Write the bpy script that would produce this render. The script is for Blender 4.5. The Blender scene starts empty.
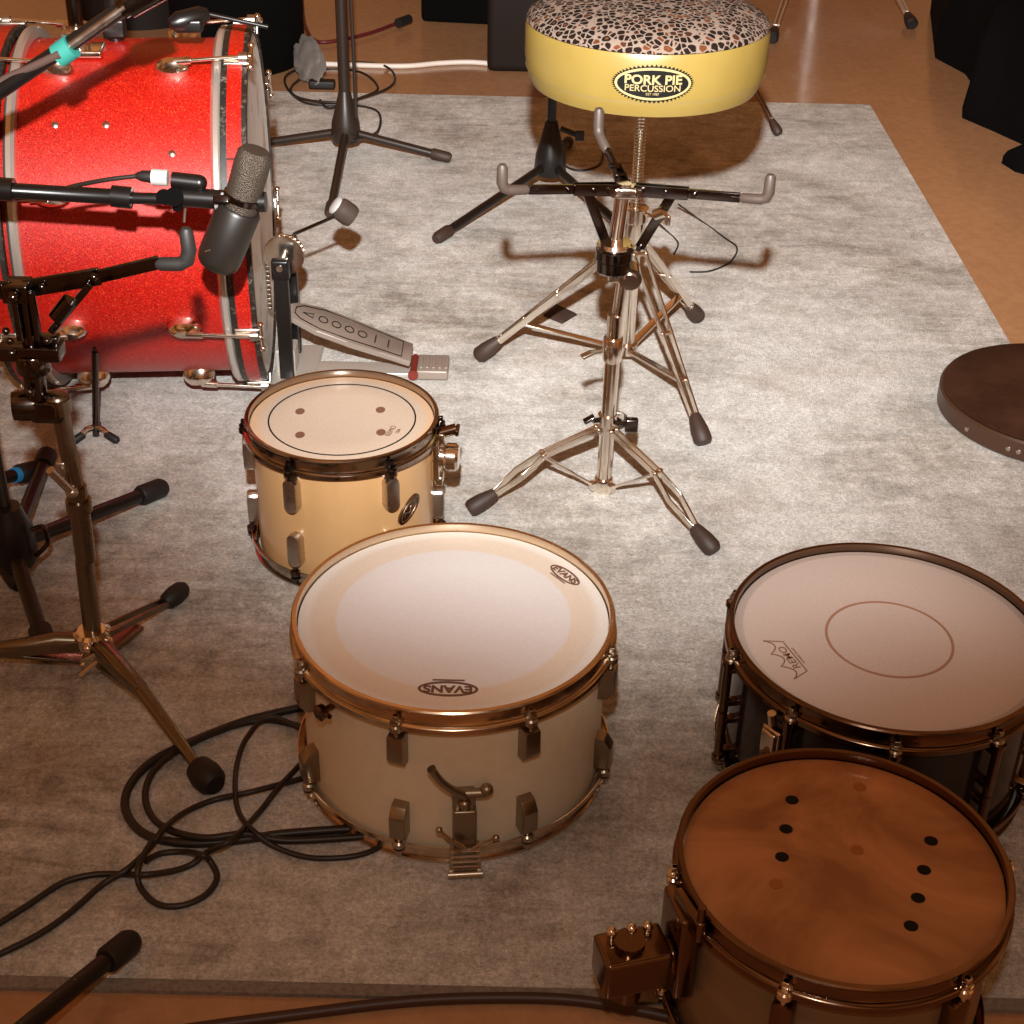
import bpy, bmesh, math, random
from mathutils import Vector, Matrix, noise
random.seed(7)
PI=math.pi
scn=bpy.context.scene
C=scn.collection
V=Vector
# ---------------------------------------------------------------- camera
F=1545.0; PITCH=math.radians(32.34); ROLL=math.radians(1.31); HC=1.257
fw=V((0,math.cos(PITCH),-math.sin(PITCH))); rt0=V((1,0,0)); up0=V((0,math.sin(PITCH),math.cos(PITCH)))
rt=rt0*math.cos(ROLL)+up0*math.sin(ROLL); up=up0*math.cos(ROLL)-rt0*math.sin(ROLL)
CAM=V((0,0,HC))
cd=bpy.data.cameras.new('camera'); cd.sensor_width=36; cd.lens=F/1024*36; cd.clip_start=.02; cd.clip_end=60
cam=bpy.data.objects.new('camera',cd); C.objects.link(cam)
cam.matrix_world=Matrix.Translation(CAM)@Matrix((rt,up,-fw)).transposed().to_4x4()
scn.camera=cam
def ray(u,v): return fw+rt*((u-512)/F)-up*((v-512)/F)
def W(u,v,z=0.0):            # measured photo point -> place at height z
    d=ray(u,v); return CAM+d*((z-HC)/d.z)
def Y(u,v,y):                # measured photo point -> place at distance y
    d=ray(u,v); return CAM+d*(y/d.y)
# ---------------------------------------------------------------- mesh builder
def frame(d):
    d=d.normalized(); a=V((0,0,1)) if abs(d.z)<.95 else V((1,0,0))
    x=a.cross(d).normalized(); return x,d.cross(x).normalized()
class MB:
    def __init__(s): s.b=bmesh.new()
    def rings(s,rs,caps=True,closed=False):
        vs=[[s.b.verts.new(p) for p in r] for r in rs]
        n=len(vs[0]); m=len(vs)
        for i in range(m if closed else m-1):
            A=vs[i];B=vs[(i+1)%m]
            for k in range(n):
                try: s.b.faces.new((A[k],A[(k+1)%n],B[(k+1)%n],B[k]))
                except ValueError: pass
        if caps and not closed:
            s.b.faces.new(vs[0][::-1]); s.b.faces.new(vs[-1])
        return s
    def tube(s,pts,r,n=12,closed=False):
        pts=[V(p) for p in pts]; m=len(pts)
        if not isinstance(r,(list,tuple)): r=[r]*m
        rs=[];px=None
        for i,p in enumerate(pts):
            if closed: d=(pts[(i+1)%m]-pts[i-1])
            else: d=pts[min(i+1,m-1)]-pts[max(i-1,0)]
            if d.length<1e-9: d=V((0,0,1))
            d.normalize()
            if px is None: px,_=frame(d)
            px=(px-d*px.dot(d))
            if px.length<1e-6: px,_=frame(d)
            px.normalize(); py=d.cross(px)
            rs.append([p+(px*math.cos(2*PI*k/n)+py*math.sin(2*PI*k/n))*r[i] for k in range(n)])
        return s.rings(rs,closed=closed)
    def cyl(s,a,b,r,n=20,r2=None): return s.tube([a,b],[r,r if r2 is None else r2],n)
    def lathe(s,prof,o=(0,0,0),ax=(0,0,1),n=64,closed=False,caps=True):
        o=V(o);ax=V(ax).normalized();x,y=frame(ax)
        rs=[[o+ax*h+(x*math.cos(2*PI*k/n)+y*math.sin(2*PI*k/n))*max(r,1e-5) for k in range(n)] for r,h in prof]
        return s.rings(rs,caps=caps,closed=closed)
    def box(s,c,sx,sy,sz,x=(1,0,0),y=(0,1,0),bev=0.0):
        c=V(c);x=V(x).normalized();y=V(y);y=(y-x*y.dot(x)).normalized();z=x.cross(y)
        M=Matrix((x,y,z)).transposed().to_4x4(); M.translation=c
        t=bmesh.new(); bmesh.ops.create_cube(t,size=1,matrix=Matrix.Diagonal((sx,sy,sz,1)))
        if bev>0: bmesh.ops.bevel(t,geom=t.edges[:],offset=bev,segments=3,profile=.6,affect='EDGES')
        t.transform(M); me=bpy.data.meshes.new('tmp'); t.to_mesh(me); t.free(); s.b.from_mesh(me); bpy.data.meshes.remove(me)
        return s
    def bar(s,a,b,w,t,upv=(0,0,1),bev=0.0):      # flat bar from a to b: w across, t thick along upv
        a=V(a);b=V(b);d=b-a; u=V(upv); sd=u.cross(d)
        if sd.length<1e-5: sd=V((1,0,0)).cross(d)
        return s.box((a+b)/2,d.length,w,t,d,sd,bev)
    def ball(s,c,r,sc=(1,1,1),n=16):
        M=Matrix.Translation(V(c))@Matrix.Diagonal((r*sc[0],r*sc[1],r*sc[2],1))
        bmesh.ops.create_uvsphere(s.b,u_segments=n,v_segments=max(8,n//2),radius=1,matrix=M); return s
    def prism(s,pl,o,x,y,h,bev=0.0):              # outline in plane (x,y) at o, extruded h along x cross y
        o=V(o);x=V(x).normalized();y=V(y).normalized();z=x.cross(y)
        t=bmesh.new()
        a=[t.verts.new(o+x*p[0]+y*p[1]) for p in pl]; b=[t.verts.new(o+x*p[0]+y*p[1]+z*h) for p in pl]
        t.faces.new(a[::-1]); t.faces.new(b); n=len(pl)
        for i in range(n): t.faces.new((a[i],a[(i+1)%n],b[(i+1)%n],b[i]))
        if bev>0: bmesh.ops.bevel(t,geom=t.edges[:],offset=bev,segments=2,profile=.6,affect='EDGES')
        me=bpy.data.meshes.new('tmp'); t.to_mesh(me); t.free(); s.b.from_mesh(me); bpy.data.meshes.remove(me); return s
    def text(s,body,size,M,shear=0.0,fn=None,wid=1.0,bold=0.0,ext=.0002):
        cu=bpy.data.curves.new('t','FONT'); cu.body=body; cu.size=size; cu.align_x='CENTER'; cu.align_y='CENTER'
        cu.extrude=ext; cu.offset=bold; cu.shear=shear
        o=bpy.data.objects.new('t',cu); C.objects.link(o)
        dg=bpy.context.evaluated_depsgraph_get(); me=bpy.data.meshes.new_from_object(o.evaluated_get(dg))
        bpy.data.objects.remove(o); bpy.data.curves.remove(cu)
        me.transform(Matrix.Diagonal((wid,1,1,1)))
        if fn:
            for v in me.vertices: v.co=fn(v.co)
        else: me.transform(M)
        s.b.from_mesh(me); bpy.data.meshes.remove(me); return s
def wloc(o):
    l=V((0,0,0))
    while o is not None: l=l+V(o.location); o=o.parent
    return l
def obj(name,mb,mat,parent=None,loc=None,label=None,ang=38,flat=False):
    me=bpy.data.meshes.new(name); bmesh.ops.remove_doubles(mb.b,verts=mb.b.verts,dist=1e-6)
    bmesh.ops.recalc_face_normals(mb.b,faces=mb.b.faces)
    base=wloc(parent) if parent else V((0,0,0))
    l=V(loc) if loc is not None else V((0,0,0))
    mb.b.transform(Matrix.Translation(-(l if parent is None else base)))
    mb.b.to_mesh(me); mb.b.free()
    o=bpy.data.objects.new(name,me); C.objects.link(o)
    if parent: o.parent=parent
    else: o.location=l
    me.materials.append(mat)
    if not flat:
        for p in me.polygons: p.use_smooth=True
        me.set_sharp_from_angle(angle=math.radians(ang))
    if label: o['label']=label
    return o
def tag(o,label,cat,group=None):
    o['label']=label;o['category']=cat
    if group:o['group']=group
    return o
def thing(name,label,cat,loc,group=None):
    o=bpy.data.objects.new(name,None);C.objects.link(o);o.location=V(loc);o.empty_display_size=.05
    return tag(o,label,cat,group)
def spline(pts,k=8,closed=False):
    P=[V(p) for p in pts];m=len(P);out=[]
    for i in range(m if closed else m-1):
        if closed: a,b,c,d=P[i-1],P[i],P[(i+1)%m],P[(i+2)%m]
        else: a,b,c,d=P[max(i-1,0)],P[i],P[i+1],P[min(i+2,m-1)]
        for j in range(k):
            t=j/k
            out.append(.5*((2*b)+(c-a)*t+(2*a-5*b+4*c-d)*t*t+(3*b-a-3*c+d)*t**3))
    if not closed: out.append(P[-1])
    return out
# ---------------------------------------------------------------- materials
def mat(name,col=(.5,.5,.5),rough=.5,metal=0.0,**k):
    m=bpy.data.materials.new(name);m.use_nodes=True
    p=m.node_tree.nodes['Principled BSDF']
    p.inputs['Base Color'].default_value=(*col,1);p.inputs['Roughness'].default_value=rough;p.inputs['Metallic'].default_value=metal
    for a,b in k.items(): p.inputs[a.replace('_',' ')].default_value=b
    return m
class N:
    def __init__(s,m): s.m=m;s.t=m.node_tree;s.n=s.t.nodes;s.l=s.t.links;s.p=s.n.get('Principled BSDF')
    def add(s,ty,**k):
        n=s.n.new(ty)
        for a,b in k.items():
            if a.startswith('i_'): n.inputs[a[2:].replace('_',' ')].default_value=b
            else: setattr(n,a,b)
        return n
    def co(s,kind='Object'): return s.add('ShaderNodeTexCoord').outputs[kind]
    def noise(s,scale,detail=4,rough=.6,vec=None,dist=0.0):
        n=s.add('ShaderNodeTexNoise');n.inputs['Scale'].default_value=scale;n.inputs['Detail'].default_value=detail;n.inputs['Roughness'].default_value=rough;n.inputs['Distortion'].default_value=dist
        s.l.new(vec if vec is not None else s.co(),n.inputs['Vector']);return n.outputs['Fac']
    def ramp(s,fac,stops,interp='LINEAR'):
        r=s.add('ShaderNodeValToRGB');e=r.color_ramp.elements;r.color_ramp.interpolation=interp
        while len(e)<len(stops): e.new(.5)
        for i,(p,c) in enumerate(stops): e[i].position=p;e[i].color=(*c,1) if len(c)==3 else c
        s.l.new(fac,r.inputs['Fac']);return r.outputs['Color']
    def math(s,op,a,b=None,c=None):
        n=s.add('ShaderNodeMath',operation=op)
        for i,x in enumerate((a,b,c)):
            if x is None: continue
            if isinstance(x,(int,float)): n.inputs[i].default_value=x
            else: s.l.new(x,n.inputs[i])
        return n.outputs[0]
    def mix(s,fac,a,b,mode='MIX'):
        n=s.add('ShaderNodeMix',data_type='RGBA',blend_type=mode)
        for i,x in ((0,fac),(6,a),(7,b)):
            if isinstance(x,(int,float)): n.inputs[i].default_value=x
            elif isinstance(x,tuple): n.inputs[i].default_value=(*x,1)
            else: s.l.new(x,n.inputs[i])
        return n.outputs[2]
    def scale(s,vec,sc):
        n=s.add('ShaderNodeMapping');n.inputs['Scale'].default_value=sc;s.l.new(vec,n.inputs['Vector']);return n.outputs['Vector']
    def bump(s,h,st=.3,d=.002):
        n=s.add('ShaderNodeBump');n.inputs['Strength'].default_value=st;n.inputs['Distance'].default_value=d
        s.l.new(h,n.inputs['Height']);s.l.new(n.outputs['Normal'],s.p.inputs['Normal'])
    def to(s,o,inp): s.l.new(o,s.p.inputs[inp])
M={}
def chrome(name,col,r0,r1,sc=25):
    m=mat(name,col,.15,1.0);n=N(m)
    f=n.noise(sc,3,.6); n.to(n.ramp(f,[(.35,(r0,)*3),(.7,(r1,)*3)]),'Roughness'); return m
M['chrome']=chrome('polished_chrome',(.80,.72,.63),.10,.22)
M['oldchrome']=chrome('aged_chrome',(.46,.39,.31),.24,.42)
M['tomchrome']=chrome('dark_hoop_chrome',(.40,.33,.27),.10,.22)
M['strainer']=chrome('dull_grey_metal',(.34,.28,.21),.28,.45)
M['hoopchrome']=chrome('hoop_chrome',(.66,.52,.38),.16,.32)
M['nickel']=chrome('black_nickel',(.20,.13,.09),.12,.25)
M['steel']=chrome('brushed_steel',(.55,.49,.43),.22,.4)
M['olive']=chrome('tarnished_chrome',(.22,.18,.135),.22,.38)
M['black']=mat('black_powder_coat',(.006,.0045,.004),.32)
M['blackchrome']=chrome('dark_polished_metal',(.10,.085,.08),.1,.25)
M['rubber']=mat('black_rubber',(.008,.005,.004),.6)
M['brownrub']=mat('brown_rubber',(.034,.016,.010),.6)
M['cable']=mat('cable_rubber',(.017,.012,.009),.45)
M['white']=mat('white_tape',(.42,.40,.38),.6)
M['teal']=mat('teal_tape',(.025,.22,.18),.6)
M['blue']=mat('blue_tape',(.02,.24,.55),.6)
M['redcable']=mat('red_cable',(.10,.008,.012),.5)
M['whitecable']=mat('white_cable',(.7,.62,.55),.5)
M['ink']=mat('brown_ink',(.17,.080,.052),.5)
M['inkblack']=mat('black_ink',(.006,.005,.004),.6,Specular_IOR_Level=.15)
M['badgeyellow']=mat('badge_cream',(.38,.29,.13),.5)
M['fabric']=mat('black_fabric',(.0022,.0018,.0018),.95,Specular_IOR_Level=.08); n=N(M['fabric']); n.bump(n.noise(60,4),.4,.004)
M['case']=mat('dark_case_vinyl',(.012,.007,.005),.6,Specular_IOR_Level=.15); n=N(M['case']); n.bump(n.noise(180,3),.4,.001)
M['pale']=mat('pale_grey_head',(.48,.42,.38),.5)
M['footmetal']=mat('pedal_cast_metal',(.27,.215,.18),.38,.15)
M['felt']=mat('dark_felt',(.06,.035,.025),.8)
# floor
m=mat('tan_polished_floor',(.3,.15,.06),.16);n=N(m);g=n.co()
f=n.noise(1.3,5,.6,g);f2=n.noise(55,3,.7,g)
c=n.ramp(f,[(.3,(.34,.175,.085)),(.7,(.46,.25,.125))]);c=n.mix(.28,c,n.ramp(f2,[(.35,(.22,.09,.035)),(.7,(.48,.25,.12))]))
n.to(c,'Base Color');n.to(n.ramp(n.noise(7,4,.6,g),[(.3,(.10,)*3),(.8,(.26,)*3)]),'Roughness');n.bump(n.noise(30,3,.5,g),.05,.001);M['floor']=m
# rug
m=mat('distressed_grey_rug',(.5,.45,.4),.95);n=N(m);g=n.co()
a=n.noise(6.5,9,.74,g,.6);b=n.noise(38,6,.8,n.scale(g,(1,.7,1)),.4);c3=n.noise(170,4,.85,g);big=n.noise(1.6,4,.6,g)
st=n.noise(9,6,.7,n.scale(g,(1.0,4.0,1)),.8)
s1=n.math('ADD',n.math('MULTIPLY',a,.36),n.math('MULTIPLY',b,.40)); s1=n.math('ADD',s1,n.math('MULTIPLY',c3,.24))
sep=n.add('ShaderNodeSeparateXYZ');n.l.new(g,sep.inputs[0])
# worn brown patches scattered all over the pale pile
col=n.ramp(s1,[(.38,(.080,.056,.034)),(.45,(.17,.122,.078)),(.52,(.37,.285,.195)),(.60,(.62,.51,.385))])
pale=n.ramp(s1,[(.37,(.46,.435,.40)),(.45,(.62,.595,.555)),(.53,(.77,.75,.71)),(.61,(.92,.91,.88))])
w=n.math('ADD',n.math('MULTIPLY',n.math('SUBTRACT',big,.5),1.6),n.math('MULTIPLY',n.math('SUBTRACT',st,.5),1.1))
mr=n.add('ShaderNodeMapRange',interpolation_type='SMOOTHSTEP');mr.inputs['From Min'].default_value=-.62;mr.inputs['From Max'].default_value=.30;n.l.new(w,mr.inputs['Value'])
cc=n.mix(mr.outputs[0],col,pale)
# brown stains
sn=n.noise(3.1,3,.5,n.scale(g,(1,1.6,1)),.3)
cc=n.mix(n.math('MULTIPLY',n.ramp(sn,[(.60,(0,0,0)),(.74,(1,1,1))]),.35),cc,(.36,.24,.15))
gn=n.noise(4.3,4,.6,g,.5)
cc=n.mix(n.math('MULTIPLY',n.ramp(gn,[(.50,(0,0,0)),(.66,(1,1,1))]),n.math('SUBTRACT',.55,n.math('MULTIPLY',mr.outputs[0],.5))),cc,(.155,.145,.105))
gr=n.ramp(n.noise(230,4,.85,g),[(.36,(.62,.62,.62)),(.62,(1.12,1.12,1.12))]);cc=n.mix(1.0,cc,gr,'MULTIPLY')
n.to(cc,'Base Color');n.bump(n.noise(420,3,.7,g),.9,.003);n.p.inputs['Sheen Weight'].default_value=.05
M['rug']=m
m=mat('rug_border',(.20,.17,.135),.95);n=N(m);n.to(n.ramp(n.noise(160,3,.7),[(.3,(.14,.115,.09)),(.7,(.25,.21,.17))]),'Base Color');M['rugedge']=m
# red sparkle
m=mat('red_sparkle_wrap',(.6,.01,.005),.18);n=N(m);g=n.co()
v=n.add('ShaderNodeTexVoronoi');v.inputs['Scale'].default_value=800;n.l.new(g,v.inputs['Vector'])
hs=n.add('ShaderNodeSeparateColor');n.l.new(v.outputs['Color'],hs.inputs[0])
c=n.ramp(hs.outputs[0],[(0,(.26,.0015,.0006)),(.5,(.44,.0045,.0012)),(.9,(.56,.010,.002)),(.985,(.66,.07,.02))])
n.to(c,'Base Color');n.to(n.ramp(hs.outputs[1],[(.6,(0,0,0)),(.95,(.55,)*3)]),'Metallic')
n.p.inputs['Roughness'].default_value=.45;n.p.inputs['Coat Weight'].default_value=.25;n.p.inputs['Coat Roughness'].default_value=.14
bn=n.add('ShaderNodeBump');bn.inputs['Strength'].default_value=.35;bn.inputs['Distance'].default_value=.0008;n.l.new(hs.outputs[2],bn.inputs['Height']);n.l.new(bn.outputs[0],n.p.inputs['Normal'])
M['red']=m
M['bandmetal']=mat('trim_band_metal',(.72,.68,.62),.3,.8)
m=mat('worn_dark_edge',(.03,.02,.016),.5);n=N(m);n.to(n.ramp(n.noise(90,4,.8),[(.54,(.012,.008,.006)),(.80,(.25,.2,.15))]),'Base Color');M['wornedge']=m
# wood tom
m=mat('natural_maple_lacquer',(.55,.30,.12),.25);n=N(m);g=n.co()
f=n.noise(14,4,.6,n.scale(g,(1,1,.25)));n.to(n.ramp(f,[(.3,(.50,.285,.12)),(.7,(.57,.335,.15))]),'Base Color');n.p.inputs['Coat Weight'].default_value=.5;n.p.inputs['Roughness'].default_value=.38;M['maple']=m
m=mat('cream_wrap',(.55,.47,.36),.4);n=N(m);n.to(n.ramp(n.noise(60,3,.6),[(.3,(.72,.62,.46)),(.7,(.78,.68,.51))]),'Base Color');M['cream']=m
m=mat('amber_shell',(.11,.06,.03),.25);n=N(m);n.to(n.ramp(n.noise(6,4,.6,n.scale(n.co(),(1,1,3))),[(.3,(.14,.085,.042)),(.7,(.22,.135,.07))]),'Base Color');M['bronze']=m
M['darkshell']=mat('black_gloss_shell',(.025,.016,.012),.14,.3)
def radial(name,stops,rough,R,**k):
    m=mat(name,(.8,.8,.8),rough,**k);n=N(m);g=n.co();s=n.add('ShaderNodeSeparateXYZ');n.l.new(g,s.inputs[0])
    r=n.math('SQRT',n.math('ADD',n.math('MULTIPLY',s.outputs['X'],s.outputs['X']),n.math('MULTIPLY',s.outputs['Y'],s.outputs['Y'])))
    r=n.math('DIVIDE',r,R);c=n.ramp(r,stops);c=n.mix(.10,c,n.ramp(n.noise(300,2,.8,g),[(.3,(.4,.36,.33)),(.7,(1,1,1))]))
    n.to(c,'Base Color');return m
M['headwhite']=radial('coated_white_head',[(.0,(.80,.77,.76)),(.745,(.80,.77,.76)),(.765,(.80,.68,.55)),(.90,(.80,.70,.58)),(.94,(.86,.82,.76)),(1,(.86,.82,.76))],.42,.178)
M['headtan']=radial('tan_clear_head',[(.0,(.52,.40,.30)),(.9,(.51,.385,.28)),(.93,(.58,.36,.20)),(1,(.58,.36,.20))],.3,.128)
M['headgrey']=radial('frosted_head',[(.0,(.55,.43,.37)),(.94,(.56,.45,.39)),(.95,(.42,.33,.28)),(1,(.42,.33,.28))],.45,.177)
m=mat('amber_film_head',(.34,.13,.045),.13);n=N(m)
out=n.n['Material Output'];tr=n.add('ShaderNodeBsdfTransparent');tr.inputs[0].default_value=(.85,.42,.17,1);mx=n.add('ShaderNodeMixShader')
mx.inputs[0].default_value=.62;n.l.new(tr.outputs[0],mx.inputs[1]);n.l.new(n.p.outputs[0],mx.inputs[2]);n.l.new(mx.outputs[0],out.inputs['Surface'])
n.to(n.ramp(n.noise(7,5,.6,None,.8),[(.35,(.36,.15,.055)),(.7,(.74,.34,.13))]),'Base Color');M['headamber']=m
m=mat('pale_bass_head',(.5,.46,.42),.5);n=N(m)
n.to(n.ramp(n.noise(14,4,.7),[(.33,(.45,.36,.28)),(.44,(.80,.76,.71)),(.7,(.86,.83,.80))]),'Base Color');M['headbass']=m
# leopard
m=mat('leopard_print_plush',(.6,.5,.4),.85);n=N(m);g=n.co()
gd=n.add('ShaderNodeVectorMath',operation='ADD');nn=n.add('ShaderNodeTexNoise');nn.inputs['Scale'].default_value=60;n.l.new(g,nn.inputs['Vector'])
sc=n.add('ShaderNodeVectorMath',operation='SCALE');sc.inputs['Scale'].default_value=.006;n.l.new(nn.outputs['Color'],sc.inputs[0]);n.l.new(g,gd.inputs[0]);n.l.new(sc.outputs[0],gd.inputs[1])
vo=n.add('ShaderNodeTexVoronoi');vo.feature='DISTANCE_TO_EDGE';vo.inputs['Scale'].default_value=94;n.l.new(gd.outputs[0],vo.inputs['Vector'])
v1=n.add('ShaderNodeTexVoronoi');v1.inputs['Scale'].default_value=94;n.l.new(gd.outputs[0],v1.inputs['Vector'])
hc=n.add('ShaderNodeSeparateColor');n.l.new(v1.outputs['Color'],hc.inputs[0])
spot=n.ramp(hc.outputs[0],[(0,(.006,.003,.002)),(.75,(.012,.005,.003)),(.88,(.05,.015,.006)),(1,(.12,.035,.012))])
rnd=n.ramp(v1.outputs['Distance'],[(.58,(1,1,1)),(.70,(0,0,0))])
cent=n.ramp(v1.outputs['Distance'],[(.0,(1,1,1)),(.35,(0,0,0))])
spot=n.mix(n.math('MULTIPLY',cent,n.math('GREATER_THAN',hc.outputs[1],.80)),spot,(.16,.06,.025))
e=n.ramp(vo.outputs['Distance'],[(.065,(0,0,0)),(.10,(1,1,1))])
n.to(n.mix(n.math('MULTIPLY',e,rnd),(.22,.16,.125),spot),'Base Color');n.bump(n.noise(600,2),.4,.001);n.p.inputs['Specular IOR Level'].default_value=.15
M['leopard']=m
m=mat('yellow_vinyl',(.75,.50,.12),.36);n=N(m);n.to(n.ramp(n.noise(20,3,.5),[(.3,(.255,.172,.040)),(.7,(.275,.188,.047))]),'Base Color');M['yellow']=m
M['grille']=mat('mic_grille',(.07,.052,.038),.5,.5);n=N(M['grille']);v=n.add('ShaderNodeTexVoronoi');v.inputs['Scale'].default_value=560;n.l.new(n.co(),v.inputs['Vector']);n.bump(v.outputs['Distance'],.8,.0015)
M['micbody']=mat('mic_body',(.013,.010,.008),.40)
m=mat('dark_brown_pad',(.035,.016,.010),.35);n=N(m);n.to(n.ramp(n.noise(8,4,.6),[(.35,(.022,.009,.006)),(.7,(.06,.026,.015))]),'Base Color');M['pad']=m
M['padrim']=mat('brown_rim',(.055,.024,.012),.4)
# ---------------------------------------------------------------- setting
FZ=-.006
def mk(): return MB()
o=obj('floor',mk().box((0,3.6,FZ-.05),9,10,.1),M['floor'],loc=(0,3.6,FZ-.1),flat=True);o['kind']='structure'
RX0,RX1,RY0,RY1=-1.75,.922,1.062,4.04
rc=((RX0+RX1)/2,(RY0+RY1)/2,FZ)
rug=thing('rug','large pale grey distressed area rug under the whole drum kit','rug',rc)
obj('pile',mk().box(((RX0+RX1)/2,(RY0+RY1)/2,FZ/2),RX1-RX0-.03,RY1-RY0-.03,-FZ),M['rug'],rug,flat=True)
b=mk();e=.016
for x0,x1,y0,y1 in ((RX0,RX1,RY0,RY0+e),(RX0,RX1,RY1-e,RY1)): b.box(((x0+x1)/2,(y0+y1)/2,FZ/2),x1-x0,y1-y0,-FZ-.0006)
for x0,x1 in ((RX0,RX0+e),(RX1-e,RX1)): b.box(((x0+x1)/2,(RY0+RY1)/2,FZ/2),x1-x0,RY1-RY0-2*e,-FZ-.0006)
# near hem is the dark one; far and side hems stay pale
b=mk().box(((RX0+RX1)/2,RY0+.008,FZ/2-.0003),RX1-RX0,.016,-FZ-.0006)
obj('hem',b,M['rugedge'],rug,label='darker stitched hem along the near edge')
b=mk()
b.box(((RX0+RX1)/2,RY1-.0075,FZ/2),RX1-RX0,.015,-FZ-.001)
for x in (RX0+.0075,RX1-.0075): b.box((x,(RY0+RY1)/2,FZ/2),.015,RY1-RY0-.035,-FZ-.001)
obj('binding',b,M['rug'],rug)
# ---------------------------------------------------------------- drum builder
def pol(cx,cy,r,a,z): # a measured from the side facing the viewer, positive to the right
    return V((cx+r*math.sin(a),cy-r*math.cos(a),z))
def hoop_profile(R,z,s):    # s=+1 top hoop (z is its top), -1 bottom hoop (z is its bottom)
    P=[(R-.0055,0),(R-.001,0),(R+.0005,.0015),(R-.0002,.0035),(R-.0032,.0045),(R-.0032,.0165),(R-.002,.019),(R+.002,.0200),(R+.0032,.0215),(R+.0032,.0275),(R+.002,.0278),(R+.0012,.0225),(R-.004,.0215),(R-.0055,.018),(R-.0060,.002)]
    return [(r,z-s*h) for r,h in P]
def drum(name,label,cat,cx,cy,zt,R,shell,hoopm,headm,nl,a0,lugf,lugm,lugoff,rodm=None,skip=(),pinch=True):
    t=thing(name,label,cat,(cx,cy,0)); rodm=rodm or hoopm
    rs=R-.0085
    b=mk().lathe([(rs,.012),(rs,zt-.012),(rs-.006,zt-.0115),(rs-.008,zt-.015),(rs-.008,.014),(rs-.006,.0125)],(cx,cy,0),closed=True,n=96)
    obj('shell',b,shell,t)
    obj('drumhead',mk().lathe([(R-.0066,zt-.016),(R-.0070,zt-.0105),(R-.010,zt-.0092),(R*.5,zt-.009),(0,zt-.009),(0,zt-.0094),(R*.5,zt-.0094),(R-.012,zt-.0098),(R-.0105,zt-.016)],(cx,cy,0),n=96,closed=True),headm,t)
    obj('resonant_head',mk().lathe([(R-.010,.010),(R-.010,.0106),(0,.0106),(0,.010)],(cx,cy,0),n=64,closed=True),headm,t)
    obj('batter_hoop',mk().lathe(hoop_profile(R,zt,1),(cx,cy,0),closed=True,n=128),hoopm,t)
    obj('resonant_hoop',mk().lathe(hoop_profile(R,.0,-1),(cx,cy,0),closed=True,n=128),hoopm,t)
    for k in range(nl):
        a=a0+2*PI*k/nl
        if k in skip: continue
        rad=V((math.sin(a),-math.cos(a),0)); tan=V((math.cos(a),math.sin(a),0))
        for s in (1,-1):
            zz=zt if s>0 else 0
            lc=V((cx,cy,zz-s*lugoff))+rad*rs
            b=mk();lugf(b,lc,rad,tan,V((0,0,s))); lg=obj('lug',b,lugm,t)
            p=V((cx,cy,0))+rad*(R+.0030)
            b=mk().cyl((p.x,p.y,zz-s*.008),(p.x,p.y,zz-s*(lugoff-.012)),.0028,10)
            b.box((p.x,p.y,zz-s*.012),.0065,.0065,.008,rad,tan,.001)
            b.lathe([(.0065,-.0012),(.0065,.0012)],(p.x,p.y,zz-s*.0175),n=14)
            b.lathe([(.0055,0),(.0072,.002),(.0072,.008),(.005,.01)],(p.x,p.y,zz-s*.030 if s>0 else zz+.020),n=14)
            obj('tension_rod',b,rodm,t)
    return t
def lug_round(b,c,rad,tan,u):
    pl=[]
    H=.0265;w=.0105
    for i in range(9):
        a=PI*i/8; pl.append((w*math.cos(a),(H-w)+w*math.sin(a)))
    for i in range(9):
        a=PI+PI*i/8; pl.append((w*math.cos(a),-(H-w)+w*math.sin(a)))
    b.prism(pl,c-rad*.002,tan,u if tan.cross(u).dot(rad)>0 else -u,.017,.004)
def lug_box(b,c,rad,tan,u):
    uu=u
    # side profile: deep at the rod end, sloping back towards the middle of the shell
    pl=[(0,.022),(.020,.020),(.021,-.010),(.013,-.022),(0,-.024)]
    b.prism(pl,c-rad*.002+tan*(.009 if rad.cross(uu).dot(tan)<0 else -.009),rad,uu,.018,.0018)
def lug_tube(b,c,rad,tan,u):
    b.cyl(c+rad*.014+u*.03,c+rad*.014-u*.045,.0055,14)
    b.box(c+rad*.006+u*.018,.014,.010,.008,rad,tan,.001); b.box(c+rad*.006-u*.03,.014,.010,.008,rad,tan,.001)
    b.lathe([(.0075,-.003),(.0075,.003)],c+rad*.014+u*.028,n=14)
def disc(b,c,r,h=.0006,sx=1,sy=1,ang=0,n=40):
    ca,sa=math.cos(ang),math.sin(ang)
    b.prism([(r*sx*math.cos(2*PI*k/n)*ca-r*sy*math.sin(2*PI*k/n)*sa,r*sx*math.cos(2*PI*k/n)*sa+r*sy*math.sin(2*PI*k/n)*ca) for k in range(n)],c,(1,0,0),(0,1,0),h); return b
def ringflat(b,c,r,w,h=.0005,sx=1,sy=1,ang=0,n=96):
    rs=[]
    for k in range(n):
        t=2*PI*k/n;x,y=math.cos(t),math.sin(t);ca,sa=math.cos(ang),math.sin(ang)
        def P(q,z):
            X,Z=(r*sx+q)*x,(r*sy+q)*y
            return V(c)+V((X*ca-Z*sa,X*sa+Z*ca,z))
        rs.append([P(-w/2,0),P(w/2,0),P(w/2,h),P(-w/2,h)])
    b.rings(rs,closed=True);return b
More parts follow.
